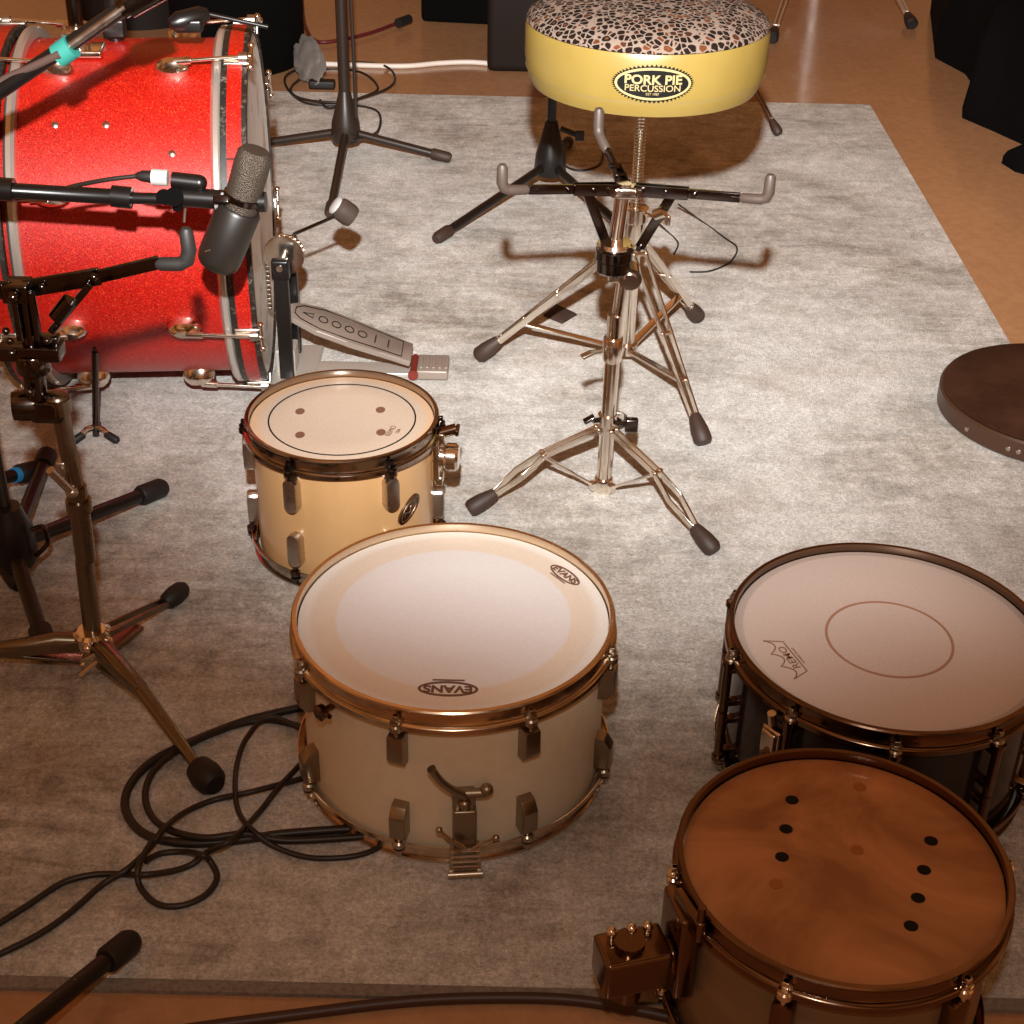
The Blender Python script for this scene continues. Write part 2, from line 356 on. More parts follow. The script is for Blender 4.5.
# ---- cream snare drum (front centre)
wx,wy,wz,wr=-.064,1.432,.217,.1845
D=math.radians
cs=drum('snare_drum','cream drum with bright white head and bronze hoops, nearest to centre of rug','drum',wx,wy,wz,wr,M['cream'],M['hoopchrome'],M['headwhite'],8,D(-61.5),lug_box,M['strainer'],.056,M['oldchrome'])
hz=wz-.0089
def evans(c,ang,s,par):
    b=mk(); ringflat(b,V(c),.5*s,.05*s,sx=1,sy=.36,ang=ang)
    Mx=Matrix.Translation(V(c)+V((0,0,.0003)))@Matrix.Rotation(ang,4,'Z')
    b.text('EVANS',.26*s,Mx,bold=.010*s,wid=1.10)
    ca,sa=math.cos(ang),math.sin(ang)
    b.box(V(c)+V((sa*.24*s,-ca*.24*s,.0003)),.56*s,.035*s,.0004,(ca,sa,0),(-sa,ca,0))
    return obj('logo',b,M['ink'],par)
evans(W(448,689,hz),D(180),.062,cs)
evans(W(565,575,hz),D(-52+0),.048,cs)
# strainer
b=mk();rs=wr-.0085
a=D(6);rad=V((math.sin(a),-math.cos(a),0));tan=V((math.cos(a),math.sin(a),0));c0=V((wx,wy,0))+rad*rs
b.box(c0+rad*.007+V((0,0,.078)),.024,.016,.060,tan,rad,.003)
b.box(c0+rad*.013+V((0,0,.060)),.026,.020,.062,tan,rad,.003)
b.cyl(c0+rad*.012+V((0,0,.108))-tan*.014,c0+rad*.012+V((0,0,.108))+tan*.024,.0055,14)
b.ball(c0+rad*.012+V((0,0,.112))+tan*.024,.0075)
b.ball(c0+rad*.016+V((0,0,.096)),.007); b.ball(c0+rad*.016+V((0,0,.072)),.004)
st=obj('strainer',b,M['strainer'],cs)
b=mk().tube(spline([c0+rad*.014+V((0,0,.106))-tan*.000,c0+rad*.020+V((0,0,.122))-tan*.014,c0+rad*.024+V((0,0,.138))-tan*.026,c0+rad*.026+V((0,0,.158))-tan*.036],6),[.005]*6+[.0045]*12+[.0052],12)
obj('lever',b,M['strainer'],st)
b=mk()
for sgn in (-1,1):
    b.bar(c0+rad*.024+tan*.014*sgn+V((0,0,.048)),c0+rad*.028+tan*.016*sgn+V((0,0,.002)),.004,.003,rad)
for z in (.006,.014,.022,.030,.038): b.cyl(c0+rad*.027-tan*.016+V((0,0,z)),c0+rad*.027+tan*.016+V((0,0,z)),.0017,8)
b.cyl(c0+rad*.030-tan*.019+V((0,0,.005)),c0+rad*.030+tan*.019+V((0,0,.005)),.0048,12)
obj('snare_wire_frame',b,M['oldchrome'],cs)
b=mk().tube(spline([c0+rad*.020-tan*.028+V((0,0,.064)),c0+rad*.028-tan*.010+V((0,0,.050)),c0+rad*.031+tan*.004+V((0,0,.043)),c0+rad*.030+tan*.016+V((0,0,.050)),c0+rad*.024+tan*.034+V((0,0,.052))],8),.0016,8)
b.tube(spline([c0+rad*.029-tan*.012+V((0,0,.056)),c0+rad*.031+tan*.000+V((0,0,.046)),c0+rad*.030-tan*.012+V((0,0,.038))],6),.0014,8)
b.ball(c0+rad*.020-tan*.028+V((0,0,.064)),.004);b.ball(c0+rad*.024+tan*.034+V((0,0,.052)),.004)
obj('cord',b,M['oldchrome'],cs,label='cord tied round the snare strainer')
a=D(-46);rad=V((math.sin(a),-math.cos(a),0));tan=V((math.cos(a),math.sin(a),0));c0=V((wx,wy,0))+rad*rs
b=mk().lathe([(.004,0),(.004,.010),(.0085,.012),(.0095,.020),(.006,.022)],c0+V((0,0,.172)),rad,20); b.cyl(c0+rad*.016+V((0,0,.172)),c0+rad*.018+tan*.018+V((0,0,.178)),.003,8)
obj('muffler_knob',b,M['nickel'],cs)
# ---- small maple tom
tx,ty,tz,tr=-.241,1.898,.213,.135
tm=drum('rack_tom','small natural maple tom with ringed tan head, between bass drum and cream drum','drum',tx,ty,tz,tr,M['maple'],M['tomchrome'],M['headtan'],6,D(-25.5),lug_round,M['steel'],.062,M['blackchrome'])
hz=tz-.0089
b=mk();ringflat(b,V((tx,ty,hz)),.1025,.0022);obj('head_ring',b,M['inkblack'],tm)
for (x,y) in ((300,411.5),(300,435),(380.5,410),(381,432.5)):
    b=mk();disc(b,W(x,y,hz),.0066,.0005,sy=1.35);obj('head_dot',b,M['ink'],tm)
c=W(391,431,hz);b=mk().text('REMO',.011,Matrix.Translation(c+V((0,0,.0003)))@Matrix.Rotation(D(75),4,'Z'));b.text('USA',.007,Matrix.Translation(c+V((.010,0,.0003)))@Matrix.Rotation(D(75),4,'Z'));obj('logo',b,M['ink'],tm)
rs=tr-.0085
def on(cx,cy,r,adeg,z):
    a=D(adeg);rad=V((math.sin(a),-math.cos(a),0));tan=V((math.cos(a),math.sin(a),0));return V((cx,cy,z))+rad*r,rad,tan
c0,rad,tan=on(tx,ty,rs,50,.108)
b=mk();n_=32;tl=V((tan*.75+V((0,0,.66))).normalized());tv=rad.cross(tl).normalized()
b.prism([(.025*math.cos(2*PI*k/n_),.0125*math.sin(2*PI*k/n_)) for k in range(n_)],c0-rad*.0015,tl,tv,.004,.001)
bd=obj('badge',b,M['nickel'],tm)
b=mk().tube([c0+rad*.0027+tl*(.020*math.cos(2*PI*k/40))+tv*(.0090*math.sin(2*PI*k/40)) for k in range(40)],.0007,6,closed=True);b.tube(spline([c0+rad*.0028-tl*.013,c0+rad*.0028-tl*.008+tv*.004,c0+rad*.0028-tl*.002-tv*.003,c0+rad*.0028+tl*.004+tv*.003,c0+rad*.0028+tl*.012-tv*.001],5),.0008,6);obj('badge_mark',b,M['oldchrome'],bd)
# tom mount bracket (right side)
c0,rad,tan=on(tx,ty,rs,86,.150)
b=mk().box(c0+rad*.006,.034,.012,.062,tan,rad,.004);b.cyl(c0+rad*.002+V((0,0,.004)),c0+rad*.036+V((0,0,.0)),.017,24);b.lathe([(.017,0),(.0205,.003),(.0205,.016),(.017,.020)],c0+rad*.018+V((0,0,.002)),rad,28)
b.box(c0+rad*.010+V((0,0,-.034)),.022,.012,.014,tan,rad,.003);b.box(c0+rad*.012+V((0,0,.034)),.020,.014,.018,tan,rad,.003)
mt=obj('mount_bracket',b,M['chrome'],tm)
b=mk().cyl(c0+rad*.012+V((0,0,.040)),c0+rad*.034+V((0,0,.046))+tan*.004,.008,14);b.box(c0+rad*.036+V((0,0,.046)),.022,.006,.010,tan,rad,.003)
obj('wing_screw',b,M['nickel'],mt)
# ---- snare drum with frosted head (right)
sx,sy,sz,sr=.439,1.44,.196,.184
sn=drum('snare_drum','dark drum with frosted pink-grey head and centre ring, at right edge of rug','drum',sx,sy,sz,sr,M['darkshell'],M['nickel'],M['headgrey'],10,D(-80),lug_tube,M['nickel'],.055,M['oldchrome'])
hz=sz-.0089
P=[W(x/2.977+680,y/2.977+520,hz) for x,y in ((430,330),(806,375),(590,245),(670,470))]
cc=(P[0]+P[1]+P[2]+P[3])/4;rr=sum((p-cc).length for p in P)/4
b=mk();ringflat(b,V((cc.x,cc.y,hz)),rr,.0032);obj('head_ring',b,mat('ring_ink',(.36,.19,.12),.5),sn)
# crown logo, letters reading towards the near left rim
lx=(W(811,670,hz)-W(779,643,hz));L=lx.length;ux=lx.normalized();uy=V((-ux.y,ux.x,0))  # uy points away from rim
o0=(W(811,670,hz)+W(779,643,hz))/2
ux=-ux;uy=-uy   # flip so the text reads from its own side
if uy.dot(V((sx,sy,0))-V((o0.x,o0.y,0)))>0: pass
toC=(V((sx,sy,0))-V((o0.x,o0.y,0))).normalized()
ey=-toC; ex=V((ey.y,-ey.x,0))     # local frame: ey towards rim, ex to the reader's right
b=mk()
Wd=L*.5
out=[(-Wd,0),(Wd,0),(Wd*1.25,.020),(Wd*1.18,.024)]
def crown(off):
    pts=[V((-Wd,0)).to_3d(),V((Wd,0)).to_3d()]
    return pts
seg=[(-Wd,0),(Wd,0),(Wd*1.3,.021)]
def arc(p,q,sag):
    r=[];
    for i in range(1,8):
        t=i/7;r.append((p[0]+(q[0]-p[0])*t,p[1]+(q[1]-p[1])*t-sag*4*t*(1-t)))
    return r
tips=[(Wd*1.3,.021),(Wd*.42,.024),(-Wd*.42,.024),(-Wd*1.3,.021)]
for i in range(3): seg+=arc(tips[i],tips[i+1],.010)
seg3=[V((o0.x,o0.y,hz+.0003))+ex*p[0]+ey*p[1] for p in seg]
b.tube(seg3,.0008,6,closed=True)
MM=Matrix((ex,ey,V((0,0,1)))).transposed().to_4x4()
T1=MM.copy();T1.translation=V((o0.x,o0.y,hz+.0004))+ey*.0070
b.text('REMO',.0125,T1,bold=.0001,wid=1.25,ext=.0001)
T2=MM.copy();T2.translation=V((o0.x,o0.y,hz+.0004))-ey*.0045
b.text('POWERSTROKE',.0042,T2,ext=.0001)
obj('logo',b,mat('logo_ink',(.26,.12,.075),.5),sn)
# throw-off at front left of the frosted drum
c0,rad,tan=on(sx,sy,sr-.0085,-50,.11)
b=mk().box(c0+rad*.008,.026,.018,.075,tan,rad,.003);b.box(c0+rad*.016+V((0,0,.02)),.02,.012,.03,tan,rad,.003);b.cyl(c0+rad*.016+V((0,0,.045)),c0+rad*.02+V((0,0,.062)),.005,12)
ls=obj('strainer',b,M['chrome'],sn)
b=mk().tube([c0+rad*.024+V((0,0,.01)),c0+rad*.034+V((0,0,-.02)),c0+rad*.030+V((0,0,-.05))],[.004,.004,.005],10);obj('lever',b,M['nickel'],ls)
# ---- amber tom (front right)
ax_,ay,az,ar=.322,1.066,.203,.1575
am=drum('amber_tom','drum with translucent amber head with black dots, at bottom right corner','drum',ax_,ay,az,ar,M['bronze'],M['nickel'],M['headamber'],6,D(-27),lug_round,M['nickel'],.062,M['chrome'])
hz=az-.0089
for x,y in ((792,800),(786,829),(782,857),(931,841),(924,870),(918,898),(911,926)):
    b=mk();disc(b,W(x,y,hz),.0066,.0005,sy=.95);obj('head_dot',b,M['inkblack'],am)
amb=mat('orange_dot',(.30,.085,.02),.5)
for x,y in ((776,884),(857,850),(860,787)):
    b=mk();disc(b,W(x,y,hz),.0062,.0005);obj('head_dot',b,amb,am,label='orange dot on the head')  # flat orange discs set on the head
c0,rad,tan=on(ax_,ay,ar-.0085,-74,.115)
b=mk().box(c0+rad*.012+V((0,0,.018)),.050,.020,.105,tan,rad,.004);b.cyl(c0+rad*.004,c0+rad*.045,.020,24)
b.box(c0+rad*.058+V((0,0,.004)),.044,.066,.046,tan,rad,.005)
b.cyl(c0+rad*.062-V((0,0,.04)),c0+rad*.062+V((0,0,.034)),.015,20)
mb_=obj('mount_bracket',b,M['nickel'],am)
for k,(q,zz) in enumerate(((.040,.03),(.056,.03),(.076,.03))):
    b=mk().cyl(c0+rad*q+tan*-.012+V((0,0,.02)),c0+rad*q+tan*-.012+V((0,0,.032+.001*k)),.0042,12);b.ball(c0+rad*q+tan*-.012+V((0,0,.033+.001*k)),.0055);obj('clamp_screw',b,M['chrome'],mb_)
for q in (.048,.066,.082):
    b=mk().cyl(c0+rad*q-tan*.022,c0+rad*q-tan*.029,.005,12);obj('bolt',b,M['chrome'],mb_)
c0,rad,tan=on(ax_,ay,ar+.004,-68,.19)
b=mk().box(c0+V((0,0,-.004)),.05,.010,.026,tan,rad,.004);b.cyl(c0+V((0,0,.0))+tan*.02,c0+V((0,0,.026))+tan*.02,.004,10);obj('rim_clamp',b,M['nickel'],am)
# ---------------------------------------------------------------- bass drum
bR=.292;bc=V((-.430,2.462,bR+.002));yaw=.096
bx=V((math.cos(yaw),math.sin(yaw),0));bn=V((-math.sin(yaw),math.cos(yaw),0));bz=V((0,0,1))
bd=thing('bass_drum','large red sparkle bass drum lying on its side at upper left','drum',(bc.x,bc.y,0))
bd_c=bc
def bp(off,ang,r):   # ang 0 = top, 90 = towards viewer
    a=D(ang);return bc+bx*off+(bz*math.cos(a)-bn*math.sin(a))*r
sr_=bR-.020
obj('shell',mk().lathe([(sr_,-.385),(sr_,-.02),(sr_-.007,-.02),(sr_-.007,-.385)],bc,bx,128,closed=True),M['red'],bd)
for o0_,o1,nm in ((-.040,0,'batter_hoop'),(-.404,-.364,'front_hoop')):
    h=obj(nm,mk().lathe([(bR-.013,o0_+.002),(bR-.012,o0_),(bR-.001,o0_),(bR,o0_+.001),(bR,o1-.001),(bR-.001,o1),(bR-.012,o1),(bR-.013,o1-.002)],bc,bx,160,closed=True),M['wornedge'],bd)
    obj('inlay',mk().lathe([(bR-.002,o0_+.010),(bR+.0008,o0_+.010),(bR+.0008,o1-.008),(bR-.002,o1-.008)],bc,bx,160,closed=True),M['red'],h,label='red sparkle inlay')
for off in (-.047,-.350):
    obj('trim_ring',mk().lathe([(sr_+.001,off-.009),(sr_+.013,off-.008),(sr_+.019,off-.003),(sr_+.0195,off+.004),(sr_+.016,off+.009),(sr_+.001,off+.009)],bc,bx,160,closed=True),M['bandmetal'],bd)
obj('batter_head',mk().lathe([(0,-.005),(bR-.03,-.005),(bR-.014,-.0035),(bR-.0135,-.02),(bR-.02,-.022),(bR-.03,-.0065),(0,-.0065)],bc,bx,128,closed=True),M['headbass'],bd)
obj('front_head',mk().lathe([(0,-.398),(bR-.014,-.398),(bR-.014,-.396),(0,-.396)],bc,bx,96,closed=True),M['headbass'],bd)
for ang in (21,66,110,150,-21,-66,-110,-150):
    a=D(ang);rad=(bz*math.cos(a)-bn*math.sin(a));tan=bx.cross(rad)
    for s,oh in ((1,0),(-1,-.404)):
        loff=-.115 if s>0 else -.289
        lc=bp(loff,ang,sr_)
        # boat shaped lug casting
        nn_=20;pl=[]
        rings_=[]
        for q,sc_ in ((0,1.0),(.010,1.0),(.019,.84),(.026,.5)):
            rings_.append([lc+rad*(q-.001)+bx*(.027*sc_*math.cos(2*PI*k/nn_))+tan*(.0135*sc_*math.sin(2*PI*k/nn_)) for k in range(nn_)])
        lg=obj('lug',mk().rings(rings_),M['chrome'],bd)
        r_=bR+.010
        b=mk().cyl(bp(loff+s*.004,ang,r_-.008),bp(loff+s*.030,ang,r_-.006),.0062,14)
        p0=bp(loff+s*.016,ang,r_-.007);p1=bp(oh+s*.004,ang,r_+.001)
        b.cyl(p0,p1,.0032,12);b.ball(p1,.0055)
        b.cyl(p1-tan*.026+bx*s*.002,p1+tan*.026+bx*s*.002,.0032,10);b.ball(p1-tan*.026+bx*s*.002,.0055);b.ball(p1+tan*.026+bx*s*.002,.0055)
        obj('tension_rod',b,M['chrome'],bd)
        b=mk().box(bp(oh-s*.016,ang,bR+.003),.040,.020,.005,bx,tan,.002);b.box(bp(oh+s*.003,ang,bR-.004),.004,.018,.020,bx,tan,.0015);b.lathe([(.009,-.006),(.009,.006)],bp(oh-s*.006,ang,bR+.008),bx,14)
        obj('claw',b,M['steel'],bd)
# tom post bracket on top of shell, plus small mounting screws on the shell
b=mk();pt=bp(-.262,8,sr_)
b.box(pt+bz*.004,.075,.055,.012,bx,bn,.004);b.cyl(pt+bz*.004,pt+bz*.045,.019,20);b.box(pt+bz*.03-bn*.022,.03,.02,.02,bx,bn,.004);b.ball(pt+bz*.030-bn*.038,.009)
brk=obj('tom_bracket',b,M['chrome'],bd)
b=mk().cyl(pt+bz*.01,pt+bz*.40+bx*-.0,.0115,16);b.cyl(pt+bz*.13,pt+bz*.16,.019,16)
obj('tom_post',b,M['blackchrome'],brk)
b=mk();p2=bp(-.215,-6,sr_)
b.cyl(p2,p2+bz*.40+bx*.01,.0125,16);b.box(p2+bz*.02,.035,.03,.03,bx,bn,.005);obj('tom_post',b,M['black'],brk)
pa_=Y(170,24,2.33);pb_=Y(208,14,2.36);pc2=Y(268,27,2.36)
b=mk().tube([pa_,pa_+(pb_-pa_)*.2,pb_-(pb_-pa_)*.2,pb_],[.008,.015,.015,.009],14);b.box((pa_+pb_)/2-bz*.008,.04,.03,.02,bx,bn,.005);b.cyl(pb_,pc2,.0035,10)
obj('rim_clamp',b,M['black'],bd)
for u,v in ((55,125),(106,125),(172,154)):
    best=None
    d=ray(u,v)
    # hit the shell cylinder
    o_=CAM-bc;dd=d-bx*d.dot(bx);oo=o_-bx*o_.dot(bx);A=dd.dot(dd);B=2*dd.dot(oo);Cc=oo.dot(oo)-sr_*sr_
    t_=(-B-math.sqrt(B*B-4*A*Cc))/(2*A);p=CAM+d*t_;nr=(p-bc);nr=(nr-bx*nr.dot(bx)).normalized()
    obj('screw',mk().lathe([(.0055,-.001),(.0055,.0015),(.003,.003)],p,nr,14),M['steel'],bd)
# grab shell strap (red drape tab on inlay)
b=mk().box(bp(-.016,55,bR+.0015),.030,.005,.002,bx,bn);obj('inlay_seam',b,M['steel'],bd)
# ---------------------------------------------------------------- bass drum pedal
pd=thing('bass_drum_pedal','chrome and black kick pedal clamped to the red bass drum hoop','pedal',W(300,368))
A0=W(292,364,.012);py=A0.y
b=mk().prism([(-.055,-.055),(.09,-.055),(.36-.30,.0),(.09,.055),(-.055,.055)],V((-.365,py,.0)),(1,0,0),(0,1,0),.008,.002)
b=mk().box(V((-.385,py-.0,.006)),.075,.16,.010,bev=.003);b.box(V((-.268,py,.005)),.20,.042,.008,bev=.002)
b.box(V((-.40,py-.01,.032)),.035,.05,.045,bev=.004)
obj('base_plate',b,mat('bright_plate',(.52,.47,.42),.35,.4),pd)
ptop=Y(283,268,py-.045);pz=ptop.z
for s in (-1,1):
    pbx=-.395
    b=mk().box(V((pbx,py+s*.05,pz/2+.005)),.024,.014,pz-.012,bev=.003);b.box(V((pbx,py+s*.05,pz)),.030,.018,.036,bev=.005);b.cyl(V((pbx+.010,py+s*.05-.0095,pz)),V((pbx+.010,py+s*.05-.012,pz)),.004)
    obj('post',b,M['black'],pd)
b=mk().cyl(V((pbx,py-.062,pz+.005)),V((pbx,py+.062,pz+.005)),.0055,14);b.lathe([(.012,-.01),(.034,-.008),(.034,-.004),(.028,-.003),(.028,.003),(.034,.004),(.034,.008),(.012,.01)],V((pbx,py,pz+.005)),(0,1,0),32)
obj('cam',b,M['chrome'],pd)
b=mk()
for i in range(26):
    a=D(-20+200*min(1,i/14)) if i<15 else None
    if a is not None: p=V((pbx-.031*math.sin(a-PI/2+.2)*-1 if False else pbx+.031*math.cos(a),py,pz+.005+.031*math.sin(a)))
    else: p=V((pbx-.031,py,pz+.0-(i-14)*.0085))
    if p.z>.09: b.box(p,.007,.011,.005,bev=.001)
obj('chain',b,M['oldchrome'],pd)
bs=V((pbx+.004,py+.03,pz+.012));be=Y(345,212,py+.10)
b=mk().tube([bs,bs+(be-bs)*.1+V((0,0,.012)),be],.0032,10)
bsh=obj('beater_shaft',b,M['blackchrome'],pd)
dr=(be-bs).normalized()
x_,y_=frame(dr)
b=mk().lathe([(.0,-.018),(.015,-.018),(.020,-.012),(.0205,.010),(.018,.017),(.0,.019)],be,V((.6,.1,-.5)),28)
bt=obj('beater',b,mat('beater_grey',(.055,.038,.030),.45),bsh)
b=mk().lathe([(.0,-.0255),(.012,-.025),(.0165,-.022),(.0165,-.0185),(.0,-.0185)],be,V((.6,.1,-.5)),28)
obj('beater_face',b,M['white'],bt)
# footboard: long tapering plate with raised outline and toe end high
fa=V((-.398,py,Y(286,312,py).z));fb=V((-.185,py,.030))
d=fb-fa;L=d.length;ux=d.normalized();uy=V((0,1,0));uz=ux.cross(uy)
def fbp(t,w,h): return fa+ux*(L*t)+uy*w+uz*-h if uz.z<0 else fa+ux*(L*t)+uy*w+uz*h
outl=[(0,.014),(.06,.032),(.25,.047),(.5,.046),(.75,.040),(1,.036)]
pl=[(L*t,w) for t,w in outl]+[(L*t,-w) for t,w in outl[::-1]]
b=mk().prism(pl,fa,ux,uy,.010,.002)
fbz=V(ux.cross(uy))
if fbz.z<0: fbz=-fbz
ft=obj('footboard',b,M['footmetal'],pd)
topz=fa+ (fbz*.0105 if ux.cross(uy).z>0 else fbz*.0008)
b=mk();pl3=[topz+ux*(L*(.06+t*.86))+uy*(w*.8) for t,w in outl]+[topz+ux*(L*(.06+t*.86))-uy*(w*.8) for t,w in outl[::-1]]
b.tube(pl3,.0011,6,closed=True)
for i in range(6):
    c_=topz+ux*(L*(.28+.105*i));nn_=14
    if i<4: b.tube([c_+ux*(.008*math.cos(2*PI*k/nn_))+uy*(.011*math.sin(2*PI*k/nn_)) for k in range(nn_)],.0011,6,closed=True)
    else: b.tube([c_-uy*.014,c_+uy*.014],.0014,6)
b.tube([topz+ux*(L*.12),topz+ux*(L*.2)+uy*.008,topz+ux*(L*.2)-uy*.008],.0013,6,closed=True)
obj('grip_relief',b,M['blackchrome'],ft)
b=mk().box(V((-.145,py,.012)),.055,.066,.018,bev=.004)
for i in range(5): b.bar(V((-.165+i*.011,py-.024,.0225)),V((-.165+i*.011,py+.024,.0225)),.005,.003,(0,0,1),.001)
obj('heel_plate',b,M['footmetal'],pd)
b=mk().cyl(V((-.178,py-.034,.014)),V((-.178,py+.034,.014)),.0065,14);b.cyl(V((-.178,py-.038,.014)),V((-.178,py-.034,.014)),.009,16)
obj('hinge',b,mat('red_hinge',(.16,.02,.012),.4),pd,label='red heel hinge')
# ---------------------------------------------------------------- tripod pieces
def strip_leg(par,a,b_,foot,m,footm,gap=.010,w=.011,t=.0028,fr=.014,flen=.042,knee=None,upv=None):
    """double strap leg from a (hub) to foot, rubber foot at the end"""
    a=V(a);foot=V(foot);d=(foot-a).normalized();side=V((0,0,1)).cross(d).normalized();u=d.cross(side)
    mbb=mk();end=foot-d*flen*.8
    if knee is None:
        for s in (-1,1): mbb.bar(a+side*gap*s,end+side*gap*.45*s,t,w,u,.0007)
        for f in (.03,.5,.97):
            p=a+(end-a)*f;g=gap*(1-.55*f);mbb.cyl(p-side*(g+.003),p+side*(g+.003),.0038,12)
    else:
        k=V(knee)
        for s in (-1,1):
            mid=k+(end-k)*.45+side*gap*s*1.25
            mbb.bar(a+side*gap*.55*s,k+side*gap*.55*s,t,w,u,.0007);mbb.bar(k+side*gap*.55*s,mid,t,w,u,.0007);mbb.bar(mid,end+side*.003*s,t,w,u,.0007)
        for p,g in ((a,gap),(k,gap),(end,gap*.6)): mbb.cyl(p-side*(g+.001),p+side*(g+.001),.0038,12)
    lg=obj('leg',mbb,m,par)
    f=mk();s2=foot-d*flen
    f.tube([s2,s2+d*.004,s2+d*flen*.6,foot,foot+d*.006],[fr*.62,fr*.72,fr*1.0,fr*1.05,fr*.8],18)
    obj('rubber_foot',f,footm,lg)
    return lg
# ---- throne
TX,TY=.197,2.483
th=thing('drum_throne','round throne with yellow sides and leopard print top on chrome tripod','stool',(TX,TY,0))
zb,zt_=.517,.612;TR=.1935
prof=[(0,zb-.005),(TR*.88,zb-.006),(TR*.935,zb-.0035),(TR*.970,zb+.010),(TR*.985,zb+.022),(TR,zb+.042),(TR,zt_-.010),(TR-.003,zt_-.002),(TR-.010,zt_),(0,zt_)]
obj('seat_side',mk().lathe(prof,(TX,TY,0),n=128),M['yellow'],th)
prof=[(TR*.84,zb-.002),(TR*.92,zb+.001),(TR*.985,zb+.022),(TR*.992,zb+.023),(TR*.935,zb-.002),(TR*.86,zb-.005)]
obj('welt',mk().lathe(prof,(TX,TY,0),n=128,closed=True),mat('pale_vinyl_edge',(.29,.205,.062),.45),th,label='pale lower edge of the seat')
prof=[(TR-.006,zt_-.004),(TR-.001,zt_+.000),(TR-.004,zt_+.007),(TR-.022,zt_+.018),(TR*.7,zt_+.030),(TR*.35,zt_+.036),(0,zt_+.037)]
obj('seat_top',mk().lathe(prof,(TX,TY,0),n=128),M['leopard'],th)
# badge bent round the side; faces the viewer
pc=Y(653,84,TY-TR);ab=math.atan2(pc.x-TX,TR)
zc=pc.z
def wrap(lift):
    def fn(co):
        a=ab+co.x/TR; r=TR+lift+co.z
        return V((TX+r*math.sin(a),TY-r*math.cos(a),zc+co.y))
    return fn
def wrapshape(pl,lift,th_=.0004):
    b=mk();fn=wrap(lift);n=len(pl)
    # fan from centre for curved plates
    for z in (0,):
        cv=b.b.verts.new(fn(V((0,0,th_))));vs=[b.b.verts.new(fn(V((p[0],p[1],th_)))) for p in pl]
        md=[b.b.verts.new(fn(V((p[0]*.66,p[1]*.66,th_)))) for p in pl];mi=[b.b.verts.new(fn(V((p[0]*.33,p[1]*.33,th_)))) for p in pl]
        lo=[b.b.verts.new(fn(V((p[0],p[1],-.0008)))) for p in pl]
        for i in range(n):
            j=(i+1)%n
            b.b.faces.new((cv,mi[i],mi[j]));b.b.faces.new((mi[i],md[i],md[j],mi[j]));b.b.faces.new((md[i],vs[i],vs[j],md[j]));b.b.faces.new((vs[i],lo[i],lo[j],vs[j]))
    return b
EA,EB=.0585,.0250
teeth=[]
for k in range(56):
    for q,dr_ in ((0,0),(.5,.0042)):
        t=2*PI*(k+q)/56;teeth.append(((EA+dr_)*math.cos(t),(EB+dr_)*math.sin(t)))
bg=obj('badge',wrapshape(teeth,.0006),M['inkblack'],th)
el=lambda a,b_:[(a*math.cos(2*PI*k/72),b_*math.sin(2*PI*k/72)) for k in range(72)]
obj('badge_ring',wrapshape(el(EA-.0008,EB-.0006),.0012),M['badgeyellow'],bg)
obj('badge_field',wrapshape(el(EA-.0050,EB-.0044),.0018),M['inkblack'],bg)
b=mk()
def tx(body,size,x,y,wid,bold=0):
    f=wrap(.0024);b.text(body,size,None,fn=lambda co:f(V((co.x+x,co.y+y,co.z))),wid=wid,bold=bold,ext=.0002)
tx('PORK PIE',.0190,0,.0058,1.10,.00055);tx('PERCUSSION',.0135,0,-.0068,1.08,.0001);tx('EST 1987',.0052,0,-.0150,1.0)
obj('lettering',b,M['badgeyellow'],bg,flat=True)
# threaded rod, hub, tripod
b=mk();b.cyl((TX,TY,.24),(TX,TY,.515),.0085,20)
zz=.30
prof=[];
while zz<.50: prof+=[(.0088,zz),(.0108,zz+.0022),(.0088,zz+.0044)];zz+=.0056
b.lathe(prof,(TX,TY,0),n=20);b.lathe([(.0,.505),(.055,.505),(.055,.513),(.03,.516),(0,.516)],(TX,TY,0),n=32)
obj('threaded_rod',b,M['chrome'],th)
b=mk().lathe([(.0,.215),(.017,.215),(.019,.22),(.019,.275),(.023,.278),(.023,.300),(.015,.303),(.0,.303)],(TX,TY,0),n=28);b.lathe([(.0135,.03),(.0135,.22)],(TX,TY,0),n=24)
b.cyl((TX+.02,TY-.01,.29),(TX+.045,TY-.025,.29),.004);b.box((TX+.050,TY-.028,.29),.02,.006,.018,(.5,-.8,0),(.8,.5,0),.002)
obj('hub',b,M['chrome'],th)
b=mk().lathe([(.0,.028),(.019,.028),(.019,.046),(.0,.046)],(TX,TY,0),n=24);obj('collar',b,M['chrome'],th)
feet=[W(480,355,.012),W(697,316,.012),W(703,440,.012)]
for f in feet:
    d=(f-V((TX,TY,.012)));d.normalize();top=V((TX,TY,.232))+d*.020
    strip_leg(th,top,None,f,M['chrome'],M['brownrub'],gap=.0115,w=.012,fr=.015,flen=.045)
    low=V((TX,TY,.037))+d*.018;tgt=top+(f-top)*.70
    b=mk();side=V((0,0,1)).cross(d)
    b.bar(low,tgt,.015,.005,(0,0,1),.002);obj('brace',b,M['chrome'],th)
